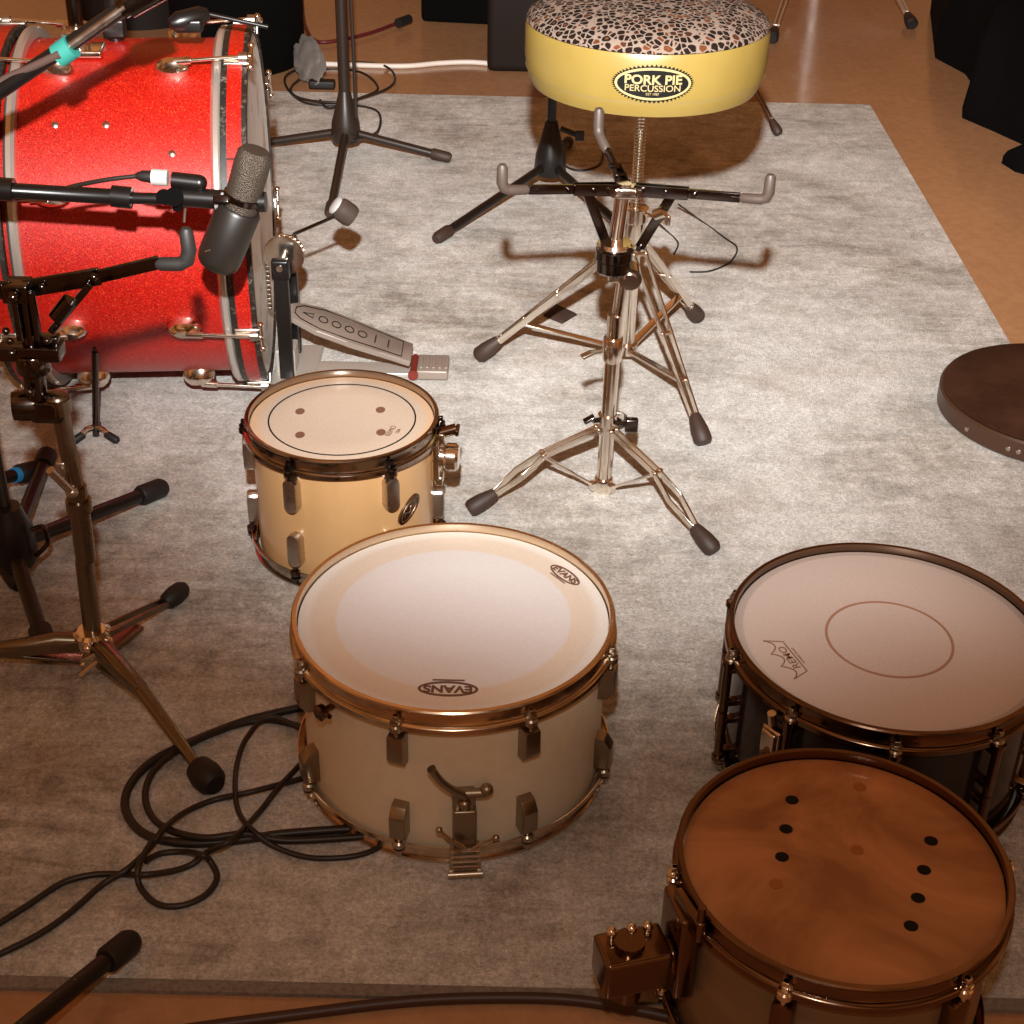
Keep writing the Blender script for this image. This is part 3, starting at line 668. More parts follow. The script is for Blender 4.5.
# ---- snare stand, centre
def basket(par,hub,tips,lowz,m,rub,arms_w=.0165,lip=.034,tiplen=.038):
    hub=V(hub)
    for tp in tips:
        tp=V(tp);d=(tp-hub);d.z=0;d.normalize();side=V((0,0,1)).cross(d)
        gs=tp-(tp-hub).normalized()*tiplen
        b=mk()
        for s in (-1,1): b.bar(hub+d*.012+side*.006*s,hub+(gs-hub)*.55+side*.004*s,.0025,arms_w,(0,0,1),.0006)
        b.bar(hub+(gs-hub)*.45,gs,.006,arms_w*.8,(0,0,1),.001);b.tube([gs-d*.012,gs,tp-d*.004,tp+V((0,0,.004)),tp+V((0,0,lip))],.0035,10)
        for q in (.012,.35*(gs-hub).length,.6*(gs-hub).length):
            p=hub+(gs-hub).normalized()*q;b.cyl(p-side*.009,p+side*.009,.004,12)
        ar=obj('basket_arm',b,m,par)
        p0=hub+(gs-hub)*.42;p1=V((hub.x,hub.y,lowz))+d*.024
        b=mk().bar(p0,p1,.006,.014,side.cross(p1-p0),.001);b.cyl(p1-side*.008,p1+side*.008,.004,12)
        obj('basket_strut',b,m,ar)
        b=mk();u=(tp-gs).normalized()
        b.tube([gs,gs+u*.003,tp-u*.010,tp-u*.003+V((0,0,.003)),tp+V((0,0,.010)),tp+V((0,0,lip-.003)),tp+V((0,0,lip+.002))],[.0045,.0068,.0072,.0078,.0078,.0076,.005],14)
        obj('rubber_grip',b,rub,ar)
SX,SY=.141,2.055
ss=thing('snare_stand','empty chrome snare stand with open basket, in front of the throne','stand',(SX,SY,0))
greyrub=mat('grey_brown_rubber',(.060,.040,.031),.5)
mid=Y(627,275,SY)
b=mk().cyl((SX,SY,.006),(SX+.003,SY,.30),.0115,24);b.lathe([(.0145,.105),(.0145,.135)],(SX,SY,0),n=24);b.lathe([(.0135,.0),(.0150,.004),(.0150,.022),(.0135,.024)],(SX,SY,0),n=24);b.lathe([(.0135,.225),(.0150,.228),(.0150,.262),(.0135,.264)],(SX+.002,SY,0),n=24)
obj('tube',b,M['chrome'],ss)
hubp=V((SX+.008,SY,.492))
ut=V((SX+.014,SY,.40))
b=mk().cyl((SX+.003,SY,.26),(SX+.012,SY,.375),.0085,20);obj('upper_tube',b,M['chrome'],ss)
b=mk().cyl(V((SX+.020,SY-.016,.362)),V((SX+.020,SY+.016,.362)),.0165,24);b.cyl(V((SX+.020,SY-.020,.362)),V((SX+.020,SY-.016,.362)),.009,18);b.box((SX+.004,SY,.362),.03,.016,.02,bev=.003)
obj('tilter',b,M['chrome'],ss)
kx=SX-.004
b=mk().lathe([(.0,.366),(.020,.366),(.0245,.370),(.0245,.386),(.0265,.388),(.0265,.402),(.022,.404),(.0,.404)],(kx,SY,0),n=28);obj('adjuster_nut',b,M['blackchrome'],ss)
b=mk().lathe([(.0,.404),(.024,.404),(.026,.408),(.024,.413),(.0,.413)],(kx,SY,0),n=28);b.cyl((kx,SY,.40),(SX+.004,SY,.50),.0105,20)
for s in (-1,1): b.cyl((kx+s*.020,SY-.026,.41),(kx+s*.020,SY-.018,.41),.005,12)
b.box((SX+.006,SY,.488),.036,.026,.016,bev=.004)
for s in (-1,1): b.cyl((SX+.006+s*.018,SY-.022,.492),(SX+.006+s*.018,SY-.016,.492),.0055,14)
obj('basket_shaft',b,M['chrome'],ss)
tl=Y(502,190,2.00);trr=Y(768,200,2.00);tbk=V((SX-.022,SY+.17,.545))
tb_=W(597,140,.525)
tb_=Y(598,133,SY+.10)
basket(ss,hubp,[tl,trr,tb_],.408,M['blackchrome'],greyrub)
obj('lug_nut',mk().cyl((SX+.048,SY-.02,.462),(SX+.060,SY-.026,.470),.008,14),M['chrome'],ss)
b=mk().cyl((SX-.014,SY-.006,.244),(SX-.032,SY-.014,.244),.004,10);b.box((SX-.036,SY-.016,.242),.018,.005,.012,(.9,.4,.3),(0,0,1),.0015);obj('wing_screw',b,M['oldchrome'],ss)
b=mk().cyl((SX+.012,SY-.008,.125),(SX+.03,SY-.014,.125),.004,10);b.box((SX+.036,SY-.014,.125),.020,.012,.022,bev=.003);obj('wing_screw',b,M['blackchrome'],ss)
b=mk().cyl((SX-.012,SY-.006,.128),(SX-.022,SY-.01,.128),.004,10);b.box((SX-.028,SY-.012,.132),.018,.005,.012,(.9,.2,.5),(0,0,1),.0015);obj('wing_screw',b,M['blackchrome'],ss)
fl_=W(472,508,.012);fr_=W(712,548,.012)
f3=V((SX,SY,.012))*3-fl_-fr_;f3.z=.012
for i,f in enumerate((fl_,fr_,V((SX+.035,SY+.205,.012)))):
    d=f-V((SX,SY,.012));d.normalize();top=V((SX,SY,.112))+d*.014
    kn=V((SX,SY,.072))+d*.088;kn=top+(f-top)*.44+V((0,0,.016))
    strip_leg(ss,top,None,f,M['chrome'],M['brownrub'],gap=.0095,w=.010,fr=.0135,flen=.042,knee=kn)
    low=V((SX,SY,.012))+d*.016
    b=mk().bar(low,kn-V((0,0,.003)),.010,.004,(0,0,1),.001);b.box(low,.014,.014,.012,d,V((0,0,1)),.002);obj('brace',b,M['chrome'],ss)
# ---- left snare stand
LX,LY=W(97,668).x,W(97,668).y
l2=thing('snare_stand','dark chrome snare stand at left edge in front of the red bass drum','stand',(LX,LY,0))
def L(u,v,dy=0): return Y(u,v,LY+dy)
b=mk().tube([V((LX,LY,.012)),L(84,560)],.0112,20);b.tube([L(86,560),L(76,486)],.0125,20);b.lathe([(.0155,-.008),(.0155,.008)],L(79,505),(L(70,450)-L(84,560)),20)
obj('tube',b,M['olive'],l2)
b=mk().tube([L(78,500),L(58,400)],.0105,18);b.tube([L(59,412),L(57,398)],.0150,20);b.ball(L(57,397),.0145,(1,1,.5));obj('upper_tube',b,M['olive'],l2)
b=mk().cyl(L(70,490,-.014),L(50,470,-.03),.0055,12);b.ball(L(72,492,-.012),.008);b.box(L(63,466,0),.012,.02,.02,bev=.003);obj('wing_screw',b,M['steel'],l2)
b=mk().box(L(48,408),.040,.030,.030,bev=.008);b.lathe([(.0,-.017),(.017,-.017),(.019,0),(.017,.017),(.0,.017)],L(28,405),(1,.2,0),20);b.ball(L(30,392,-.02),.006)
obj('tilter',b,M['blackchrome'],l2)
b=mk().tube([L(37,408),L(33,360)],.013,18);b.tube([L(33,362),L(25,300)],.0095,18);b.lathe([(.018,-.012),(.0195,-.01),(.0195,.01),(.018,.012)],L(33,362),L(25,300)-L(33,362),22)
for s in (-1,1): b.cyl(L(30+s*9,340,-.012),L(22+s*9,292,-.012),.0045,10)
b.box(L(32,350),.07,.03,.018,bev=.003)
for u,v in ((47,341),(10,341),(6,331),(12,353)): b.ball(L(u,v,-.017),.0045)
obj('basket_shaft',b,M['blackchrome'],l2)
hub=L(18,290)
ta=L(178,268,.02)
b=mk()
g0=L(160,262,.02)
b.bar(hub,L(100,276,.01),.006,.020,(0,0,1),.001);b.bar(L(92,278,.01),g0,.006,.015,(0,0,1),.001);b.bar(hub,L(-20,290,-.02),.006,.020,(0,0,1),.001)
b.box(hub,.03,.03,.022,bev=.003);b.ball(hub+V((0,-.02,0)),.007)
for u,v in ((42,287),(94,277),(5,288)): b.ball(L(u,v,.0-.004),.0045)
ar=obj('basket_arm',b,M['blackchrome'],l2)
b=mk().bar(L(92,282,.005),L(52,330,.005),.008,.016,(0,-1,0),.001);b.box(L(50,345,.005),.024,.016,.026,bev=.003);b.ball(L(48,341,-.01),.0045);b.cyl(L(70,300,-.004),L(56,318,-.004),.009,12);obj('basket_strut',b,M['blackchrome'],ar)
b=mk().tube([L(156,264,.02),L(160,264,.02),L(180,264,.02),L(187,260,.02),L(189,250,.02),L(186,232,.02),L(186,228,.02)],[.005,.0078,.0082,.0088,.0085,.0078,.005],14)
obj('rubber_grip',b,mat('charcoal_rubber',(.016,.014,.013),.55),ar)
ft=[W(212,782,.014),W(181,590,.014)]
# legs: near right, far right, left (runs out of frame)
for i,f in enumerate((ft[0],ft[1],V((LX-.26,LY-.06,.014)))):
    d=f-V((LX,LY,.014));d.normalize();top=V((LX,LY,.046))+d*.014
    side=V((0,0,1)).cross(d)
    kn=top+(f-top)*.42+V((0,0,.014 if i!=1 else .004))
    b=mk();en=f-d*.03
    if i==1:
        for s in (-1,1): b.bar(top+side*.010*s,en+side*.006*s,.003,.008,(0,0,1),.0006)
        b.bar(top-d*.0+V((0,0,-.03)),top+d*.07+V((0,0,-.032)),.022,.006,(0,0,1),.001)
    else:
        b.tube([top,top+d*.03+V((0,0,.006)),kn,en],[.010,.011,.009,.0068],12)
        b.bar(top+V((0,0,-.030)),kn-V((0,0,.003)),.016,.005,(0,0,1),.001)
        for s in (-1,1): b.bar(top+side*.012*s,kn+side*.006*s,.003,.016,(0,0,1),.0006)
    lg=obj('leg',b,M['olive'],l2)
    b=mk();s2=f-d*.036;q_=.72 if i==1 else 1;b.tube([s2,s2+d*.005,s2+d*.022,f,f+d*.008],[.010*q_,.0165*q_,.0195*q_,.018*q_,.012*q_],18);obj('rubber_foot',b,M['rubber'],lg)
b=mk().lathe([(.0,.004),(.016,.004),(.018,.010),(.018,.026),(.014,.03),(0,.03)],(LX,LY,0),n=20);b.lathe([(.0,.036),(.020,.036),(.023,.042),(.023,.058),(.018,.062),(0,.062)],(LX,LY,0),n=22)
for k in range(5):
    a=2*PI*k/5;b.ball((LX+.024*math.sin(a),LY-.024*math.cos(a),.050),.006);b.ball((LX+.018*math.sin(a+.5),LY-.018*math.cos(a+.5),.016),.005)
b.cyl((LX+.01,LY-.022,.03),(LX-.012,LY-.034,.014),.0035,10);b.cyl((LX-.01,LY-.022,.03),(LX+.012,LY-.03,.046),.0035,10)
obj('collar',b,M['chrome'],l2)
# ---------------------------------------------------------------- microphones and boom stands
def rleg(par,a,f,r,fr,m,footm,flen=.05):
    a=V(a);f=V(f);d=(f-a).normalized()
    lg=obj('leg',mk().tube([a,f-d*flen*.5],r,16),m,par)
    obj('rubber_foot',mk().tube([f-d*flen,f-d*(flen-.004),f-d*.006,f+d*.002],[fr*.85,fr,fr,fr*.75],18),footm,lg);return lg
# stand at left edge carrying the big microphone
B0=V((-.690,1.772,0))
bs_=thing('microphone_stand','black tripod boom stand at left edge, holding the big tilted microphone','stand',B0)
b=mk().lathe([(.0,.035),(.030,.035),(.034,.045),(.033,.085),(.026,.105),(.020,.125),(.0,.125)],B0,n=28)
hb=obj('hub',b,M['black'],bs_)
for k in range(3): b=mk()
ptp=V((-.742,1.90,.515))
obj('pole',mk().tube([B0+V((0,0,.10)),ptp],.0085,16),M['black'],bs_)
for f,tp in ((W(163,487,.013),0),(W(48,655,.013),0),(V((-.735,2.10,.016)),0)):
    lg=rleg(bs_,B0+V((0,0,.062)),f,.0105,.0155,M['black'],M['rubber'])
b=mk().tube(spline([B0+V((.034,-.01,.095)),B0+V((.052,-.01,.10)),B0+V((.054,-.012,.075)),B0+V((.036,-.014,.055))],6),.0035,8);obj('clip',b,M['blackchrome'],bs_)
by=1.95
K=lambda u,v,dy=0:Y(u,v,by+dy)
b=mk().tube([ptp,K(0,190),K(118,197)],.0105,16);b.tube([K(112,196),K(132,198)],.0145,16);b.tube([K(130,198),K(172,199)],.0078,16)
b.tube([K(-14,188),K(14,190)],.0155,16)
boom=obj('boom_arm',b,M['black'],bs_)
b=mk().cyl(K(164,197,-.02),K(164,197,.02),.0105,20);b.cyl(K(174,197,-.02),K(174,197,.012),.0125,20);b.box(K(178,197),.012,.03,.03,bev=.003)
obj('boom_joint',b,M['fabric'],bs_)
# microphone
mc=thing('microphone','large black studio microphone tilted on a boom over the red bass drum','microphone',K(218,262))
pA=K(217,264,-.0);pB=K(240,207,0);pC=K(254,157,.0)
ud=(pB-pA).normalized()
b=mk().lathe([(.0,-.002),(.024,-.002),(.0285,.003),(.0300,.012),(.0300,(pB-pA).length-.004),(.027,(pB-pA).length)],pA,ud,32)
obj('body',b,M['micbody'],mc)
ud2=(pC-pB).normalized();LL=(pC-pB).length
b=mk().lathe([(.0,-.004),(.0235,-.004),(.0240,LL*.78),(.0230,LL+.004),(.018,LL+.010),(.0,LL+.011)],pB,ud2,32)
obj('grille',b,M['grille'],mc)
b=mk().lathe([(.0238,.010),(.0262,.011),(.0262,.018),(.0238,.019)],pB,ud2,32,closed=True);b.box(pB+ud2*.006-rt*.022-ray(512,512)*.02,.022,.012,.012,rt,up,.003)
obj('band',b,M['blackchrome'],mc)
b=mk().tube([K(180,197),K(262,202)],.0130,16);b.tube([K(258,202),K(266,202)],.0135,16)
obj('yoke',b,M['black'],mc)
b=mk().tube([K(216,200,-.0),K(241,201,-.0)],.0138,16);obj('label_band',b,mat('grey_label',(.30,.28,.27),.5),mc,label='grey label band on the yoke')
p_=K(207,268,-.02)
b=mk().tube([p_+ud*.004-fw*.008,p_+ud*.004-fw*.008+rt*.02],.001,6)
cz=pA+ud*.012-fw*.0300
s_=mk()
for k in range(2): s_.tube([cz+rt*(-.015+.006*k)+ud*.002,cz+rt*(-.003+.006*k)+ud*.008,cz+rt*(-.001+.006*k)-ud*.002,cz+rt*(.011+.004*k)+ud*.003],.0009,6)
obj('maker_mark',s_,M['steel'],mc)
b=mk().tube([K(152,178),K(154,178),K(176,180),K(196,182),K(201,184),K(202,186)],[.008,.0108,.011,.0112,.010,.006],16)
xl=thing('microphone_cable','black cable with white-labelled plug running along the boom arm','cable',K(150,178))
b=mk().tube([K(172,180,.003),K(199,183,.003)],[.0112,.0112],16);b.ball(K(199,183,.003),.0112);obj('plug',b,M['black'],xl)
b=mk().tube([K(152,177,.003),K(168,178,.003)],.0108,16);obj('label_sleeve',b,M['white'],xl,label='white tape sleeve')
b=mk().tube([K(136,176,.003),K(142,176,.003),K(153,177,.003)],[.004,.0075,.0085],14);obj('strain_relief',b,M['rubber'],xl)
b=mk().tube(spline([K(137,176,.003),K(105,180,.003),K(70,187,.012),K(40,196,.016),K(0,199,.018),K(-40,200,.02)],6),.0030,10);obj('lead',b,M['cable'],xl)
# thin pin hanging under the boom joint
obj('drop_pin',mk().cyl(K(185,208),K(184,222),.0018,8),M['steel'],bs_)
# upper boom with teal tape
by2=1.90;K2=lambda u,v,dy=0:Y(u,v,by2+dy)
q0=K2(-110,165);
ub=thing('boom_stand','black boom stand crossing the top left corner, teal tape on boom, blue tape on leg','stand',(q0.x,q0.y,0))
b=mk().tube([q0,K2(122,9),],.0098,16);bm=obj('boom_arm',b,M['black'],ub)
b=mk().tube([K2(70,46,-.008),K2(132,2,-.008)],.0048,12);obj('inner_rod',b,M['steel'],bm)
b=mk().tube([K2(122,9),K2(134,1)],.0125,16);b.tube([K2(128,4),K2(160,-14)],.0175,18);obj('end_clamp',b,M['blackchrome'],bm)
b=mk().tube([K2(58,56,-.003),K2(72,46,-.003)],.0150,18);obj('tape',b,M['teal'],bm,label='teal tape wrap')
b=mk().tube([(q0.x,q0.y,.05),q0],.011,16);obj('pole',b,M['black'],ub)
b=mk().lathe([(.0,.045),(.030,.045),(.034,.055),(.033,.09),(.020,.13),(.0,.13)],(q0.x,q0.y,0),n=28);obj('hub',b,M['black'],ub)
fb_=W(40,469,.016);ha=V((q0.x,q0.y,.07));d=(fb_-ha).normalized()
lg=rleg(ub,ha,fb_,.0100,.0155,M['black'],M['rubber'])
obj('tape_band',mk().tube([fb_-d*.060,fb_-d*.046],.0120,18),M['blue'],lg,label='blue tape round the leg')
for an in (140,250): rleg(ub,ha,V((q0.x+.2*math.sin(D(an)),q0.y-.2*math.cos(D(an))*-1,.014)),.0100,.0155,M['black'],M['rubber'])
b=mk().tube(spline([K2(60,54,-.016),K2(30,68,-.006),K2(0,82,.0),K2(-40,112,-.01)],6),.0052,10);cb=obj('microphone_cable',b,mat('brown_cable',(.085,.05,.04),.5),loc=K2(0,83));tag(cb,'brown cable taped to the upper black boom with teal tape','cable')
# ---- two black tripod mic stands at the back
def micstand(name,label,base,hubz,feet,top,grp=None,r=.0085,cl=M['black']):
    t=thing(name,label,'stand',base)
    x,y=base[0],base[1]
    b=mk().lathe([(.0,hubz-.035),(.032,hubz-.035),(.036,hubz-.025),(.033,hubz+.01),(.022,hubz+.05),(.0135,hubz+.085),(.0,hubz+.085)],(x,y,0),n=28)
    obj('hub',b,cl,t)
    for f in feet: rleg(t,V((x,y,hubz-.01)),f,.0095,.013,cl,M['brownrub'],.045)
    obj('pole',mk().cyl((x,y,hubz+.06),top,r,16),cl,t)
    return t
h1=W(346,158);s1=micstand('microphone_stand','black tripod stand behind the red bass drum, beside coiled cable','x' and (h1.x,h1.y+.02,0),.07,[W(450,158,.012),W(330,214,.012),W(236,147,.012)],(h1.x-.01,h1.y+.03,1.25),r=.0135,cl=mat('brown_black_coat',(.04,.026,.02),.35)) if False else None
c1=(h1.x,h1.y+.02,0)
brownblack=mat('brown_black_coat',(.022,.013,.009),.35)
s1=micstand('microphone_stand','black tripod stand just behind the kick pedal, beside coiled cable',c1,.07,[W(450,158,.012),W(330,214,.012),W(236,147,.012)],(c1[0],c1[1],1.25),r=.0135,cl=brownblack)
b=mk().tube(spline([(c1[0]+.02,c1[1]-.015,.9),(c1[0]+.022,c1[1]-.016,.5),(c1[0]+.026,c1[1]-.020,.25),(c1[0]+.028,c1[1]-.030,.10)],6),.004,8)
cbl=obj('microphone_cable',b,M['cable'],loc=(c1[0]+.03,c1[1]-.02,.12));tag(cbl,'thin black lead hanging down the stand pole behind the kick pedal','cable')
h2=W(549,190);c2=(h2.x,h2.y-.03,0)
s2_=micstand('microphone_stand','black tripod stand standing left of and behind the throne',c2,.085,[W(436,239,.012),W(640,243,.012),V((c2[0]+.05,c2[1]+.33,.012))],(c2[0],c2[1],.445),r=.010)
b=mk().cyl((c2[0]+.02,c2[1]-.02,.16),(c2[0]+.055,c2[1]-.03,.15),.006);b.box((c2[0]+.062,c2[1]-.03,.148),.02,.008,.022,bev=.003);obj('wing_screw',b,M['black'],s2_)
# near mic stand leg, bottom left
nf=W(132,940,.016);na=Y(-70,1075,nf.y-.19);na=V((nf.x-.26,nf.y-.26,.075))
na=W(-150,1170,.12)
ns=thing('microphone_stand','black stand at bottom left corner, only one leg with rounded rubber foot showing','stand',(na.x,na.y,FZ))
rleg(ns,na,nf,.0095,.0145,M['black'],M['rubber'],.045)
b=mk().lathe([(.0,.05),(.028,.05),(.032,.07),(.028,.13),(.012,.17),(0,.17)],(na.x,na.y,0),n=24);obj('hub',b,M['black'],ns)
obj('pole',mk().cyl((na.x,na.y,.15),(na.x-.05,na.y-.1,.9),.009),M['black'],ns)
rleg(ns,na+V((0,0,0)),V((na.x-.30,na.y+.12,.012)),.0095,.0145,M['black'],M['rubber'],.045);rleg(ns,na,V((na.x+.10,na.y-.28,.012)),.0095,.0145,M['black'],M['rubber'],.045)
# small rod with tiny feet in front of the bass drum
q=W(96,436);sp=thing('spike_rod','short dark rod on tiny rubber-tipped feet before the bass drum','rod',q)
tp=Y(95,352,q.y)
b=mk().cyl(q+V((0,0,.001)),tp,.0055,14);b.cyl(tp,tp+V((0,0,.008)),.0028,10);obj('rod',b,M['blackchrome'],sp)
for u,v in ((74,441),(116,440),(97,424)):
    f=W(u,v,.006);d=(f-q).normalized();a_=q+V((0,0,.018))
    lg=obj('leg',mk().tube([a_,a_+(f-a_)*.4+V((0,0,.006)),f-(f-a_).normalized()*.01],.004,10),M['chrome'],sp);obj('rubber_foot',mk().tube([a_+(f-a_)*.55,f+(f-a_)*.0,f+(f-a_).normalized()*.004],[.0062,.007,.005],12),M['rubber'],lg)
# ---------------------------------------------------------------- cables
def cable(name,label,pts,r,m,cat='cable',zs=None,closed=False,k=8):
    P=[(W(p[0],p[1],(p[2] if len(p)>2 else 0)+r)) for p in pts]
    S=spline(P,k,closed)
    o=obj(name,mk().tube(S,r,10,closed=closed),m,loc=(S[0].x,S[0].y,0));tag(o,label,cat);return o
Z=lambda L_:[(x/2.926,680+y/2.926,*r) for x,y,*r in L_]
cable('audio_cable','black cable in the widest outer loop, left of the cream drum',Z([(900,76),(800,98),(700,125),(560,180),(450,235),(385,300),(365,365),(392,425),(450,462),(560,478),(700,468),(850,448),(1120,430)]),.0052,M['cable'])
cable('audio_cable','black cable in the inner of the wide loops beside the cream drum',Z([(895,140),(800,118),(720,125),(620,155,.004),(520,205,.007),(450,265,.004),(425,335),(445,400),(500,440,.006),(600,462,.009),(720,450,.010),(850,470,.004),(1150,452)]),.0042,M['cable'])
cable('audio_cable','thin black cable curving in a tall loop under the cream drum edge',Z([(900,150,.005),(790,108,.014),(725,165,.006),(695,240),(688,320,.008),(700,390,.008),(740,440,.018),(800,485,.006),(880,515),(960,522),(1060,510),(1150,470)]),.0033,M['cable'])
cable('audio_cable','thin black cable running from lower left corner up under the chrome foot',Z([(-40,820),(100,752),(200,685),(300,598),(370,555,.008),(430,500,.010),(480,435,.018),(545,385,.004),(630,350),(740,326,.008),(900,284)]),.0036,M['cable'])
cable('audio_cable','thin black cable ending in a small round loop, left of the cream drum',Z([(-40,735),(80,660),(180,595),(270,570),(360,568),(420,570,.010),(500,560,.002),(560,540),(605,505,.010),(680,465,.024),(760,385,.002),(815,315,.008),(890,235)]),.0036,M['cable'])
cable('audio_cable','small closed ring of black cable lying on the rug',Z([(445,470,.018),(405,545,.014),(410,605),(460,655),(530,660),(600,630),(635,580),(615,530,.008),(590,512,.018),(540,503),(470,508),(425,530,.006)]),.0036,M['cable'])
bottomcol=mat('dark_brown_arc',(.045,.018,.010),.5)
cable('dark_arc','thick dark brown tube arching along the floor at the bottom edge',[(60,1050),(170,1028),(300,1010),(400,998),(480,994),(560,995),(620,1003),(690,1018),(760,1040)],.0058,bottomcol,k=10).location.z=FZ  # dark brown tube bent in an arc along the floor
cable('coiled_cable','thin dark cable coiled on the floor round the stand behind the kick pedal',[(352,140,.06),(377,132,.02),(378,112),(352,105),(310,104),(290,92),(286,76),(310,66),(350,62),(385,66),(395,80),(380,92,.01),(340,102,.01),(300,98,.006),(292,86),(320,70),(360,72),(378,88,.004),(360,98),(330,108,.004),(320,100)],.0032,M['cable'])
cable('loose_lead','thin dark lead from the stand hub lying on rug behind bass drum',[(338,140,.04),(320,134,.005),(300,136),(289,142)],.0030,M['cable'])
cable('loose_wire','thin dark wire looping on the rug to the right of the snare stand',[(678,204,.04),(700,220),(725,238),(737,248),(730,262),(710,271),(690,272)],.0020,M['cable'])
cable('loose_wire','short thin dark wire bent on the rug behind the snare stand nut',[(655,220,.03),(668,232),(678,243),(674,254)],.0018,M['cable'])
cable('throne_wire','thin dark wire on the rug behind the left throne side',[(552,160,.04),(562,165),(575,170),(590,169),(602,160),(604,130)],.0028,M['cable'])
o=cable('white_cable','white cable lying straight across the tan floor behind the rug',[(306,62),(330,62),(400,64),(440,61),(470,60),(500,62),(530,62)],.0072,M['whitecable']);o.location.z=FZ
o=cable('red_cable','dark red cable dropping behind the bass drum and bending across the floor',[(300,-70,.0),(301,-30,.0),(302,0,.0),(305,25,.0),(316,41),(340,40),(370,33),(395,24),(402,22)],.0052,M['redcable'])
b=mk();p0,p1=W(398,23,.02),W(409,19,.02);b.cyl(p0,p1,.014,14);o=obj('cable_plug',b,M['rubber'],loc=p0);tag(o,'black plug on the end of the dark red cable','plug')
# grey tape-wrapped plug bundle
a_=W(300,50,.05);b_=W(318,80,.02)
pb=thing('plug_bundle','pale grey crumpled bag with black plug lying by the cable coil','bag',W(312,80))
b=mk();bmesh.ops.create_icosphere(b.b,subdivisions=4,radius=1,matrix=Matrix.Identity(4))
for v in b.b.verts:
    n_=noise.noise(v.co*2.3)*.35+noise.noise(v.co*6)*.15;v.co=v.co*(1+n_)
ax1=(b_-a_);Mx=Matrix((ax1*.55,V((.03,0,.02)),V((0,.03,.03)))).transposed().to_4x4();Mx.translation=(a_+b_)/2+V((0,0,.012));b.b.transform(Mx)
obj('wrap',b,mat('grey_plastic',(.20,.18,.165),.35),pb)
b=mk().box(W(322,84,.012),.07,.03,.022,bev=.006);obj('plug',b,M['rubber'],pb)
# ---------------------------------------------------------------- background objects
def box_on(name,label,cat,x0,x1,y0,y1,h,m,rot=0.0,bev=.02,lid=True):
    c_=V(((x0+x1)/2,(y0+y1)/2,FZ));t=thing(name,label,cat,c_)
    cr,sr2=math.cos(rot),math.sin(rot);X=V((cr,sr2,0));Yv=V((-sr2,cr,0))
    obj('body',mk().box(c_+V((0,0,h*.40)),x1-x0,y1-y0,h*.8,X,Yv,bev),m,t)
    obj('lid',mk().box(c_+V((0,0,h*.905)),(x1-x0)*1.01,(y1-y0)*1.01,h*.185,X,Yv,bev*.7),m,t)
    b=mk()
    for s in (-1,1):
        b.box(c_+X*s*(x1-x0)*.28-Yv*((y1-y0)/2)+V((0,0,h*.80)),.05,.012,.06,X,Yv,.003)
    obj('latch',b,M['blackchrome'],t)
    return t
# case left of throne, two blocks
pA_=W(487,70,FZ);box_on('equipment_case','dark brown-black case directly left of the yellow throne','case',pA_.x,pA_.x+.52,pA_.y-.02,pA_.y+.33,.5,M['case'])
pB_=W(428,16,FZ);box_on('equipment_case','black case farther back, left of the case by the throne','case',pB_.x,pB_.x+.30,pB_.y-.09,pB_.y+.3,.45,M['fabric'],rot=-.10)
# dark column behind bass drum: tall soft case
pC_=W(240,78,FZ);t=thing('drum_bag','tall round black drum bag behind the batter side of the bass drum','bag',(pC_.x-.025,pC_.y+.16,FZ))
cx_,cy_=pC_.x-.025,pC_.y+.16
obj('body',mk().lathe([(0,FZ),(.165,FZ),(.18,FZ+.02),(.183,.25),(.18,.50),(.165,.52),(0,.525)],(cx_,cy_,0),n=48),M['fabric'],t)
obj('zip',mk().lathe([(.182,.42),(.187,.422),(.187,.430),(.182,.432)],(cx_,cy_,0),n=48,closed=True),M['redcable'],t,label='dark red zip round the bag')
obj('handle',mk().tube(spline([(cx_-.04,cy_-.178,.36),(cx_-.04,cy_-.205,.33),(cx_-.04,cy_-.205,.27),(cx_-.04,cy_-.178,.24)],6),.008,8),M['case'],t)
# pale round drum lying behind the bass drum
pD=W(120,30,FZ);t=thing('floor_tom','pale grey topped drum standing behind the red bass drum','drum',(pD.x+.05,pD.y+.42,FZ))
cx_,cy_=pD.x+.02,pD.y+.20
t.location=(cx_,cy_,FZ)
obj('shell',mk().lathe([(.0,FZ),(.205,FZ),(.205,.30),(.0,.30)],(cx_,cy_,0),n=64),M['case'],t)
obj('drumhead',mk().lathe([(.0,.300),(.205,.300),(.205,.304),(.0,.304)],(cx_,cy_,0),n=64),M['pale'],t)
obj('batter_hoop',mk().lathe([(.206,.28),(.214,.28),(.214,.315),(.206,.315)],(cx_,cy_,0),n=64,closed=True),M['hoopchrome'],t)
# black clamp object hanging over the bass drum top
# brown round pad, right edge
tl_=W(943,391,.04);pc_=V((tl_.x+.196,tl_.y+.0,0))
t=thing('round_pad','thick dark brown round pad lying on rug at right edge','pad',pc_);PR=.196
obj('body',mk().lathe([(0,.001),(PR-.004,.001),(PR,.005),(PR,.034),(PR-.003,.0375),(0,.0375)],pc_,n=96),M['padrim'],t)
obj('top',mk().lathe([(0,.0376),(PR-.006,.0376),(PR-.004,.040),(PR-.008,.0425),(0,.0425)],pc_,n=96),M['pad'],t)
for u in (962,1012,1018):
    p=None
for an in (-62,-38,-33):
    c0,rad,tan=on(pc_.x,pc_.y,PR,an,.018);obj('stud',mk().lathe([(.004,-.001),(.004,.0015),(.002,.0025)],c0,rad,12),M['steel'],t)
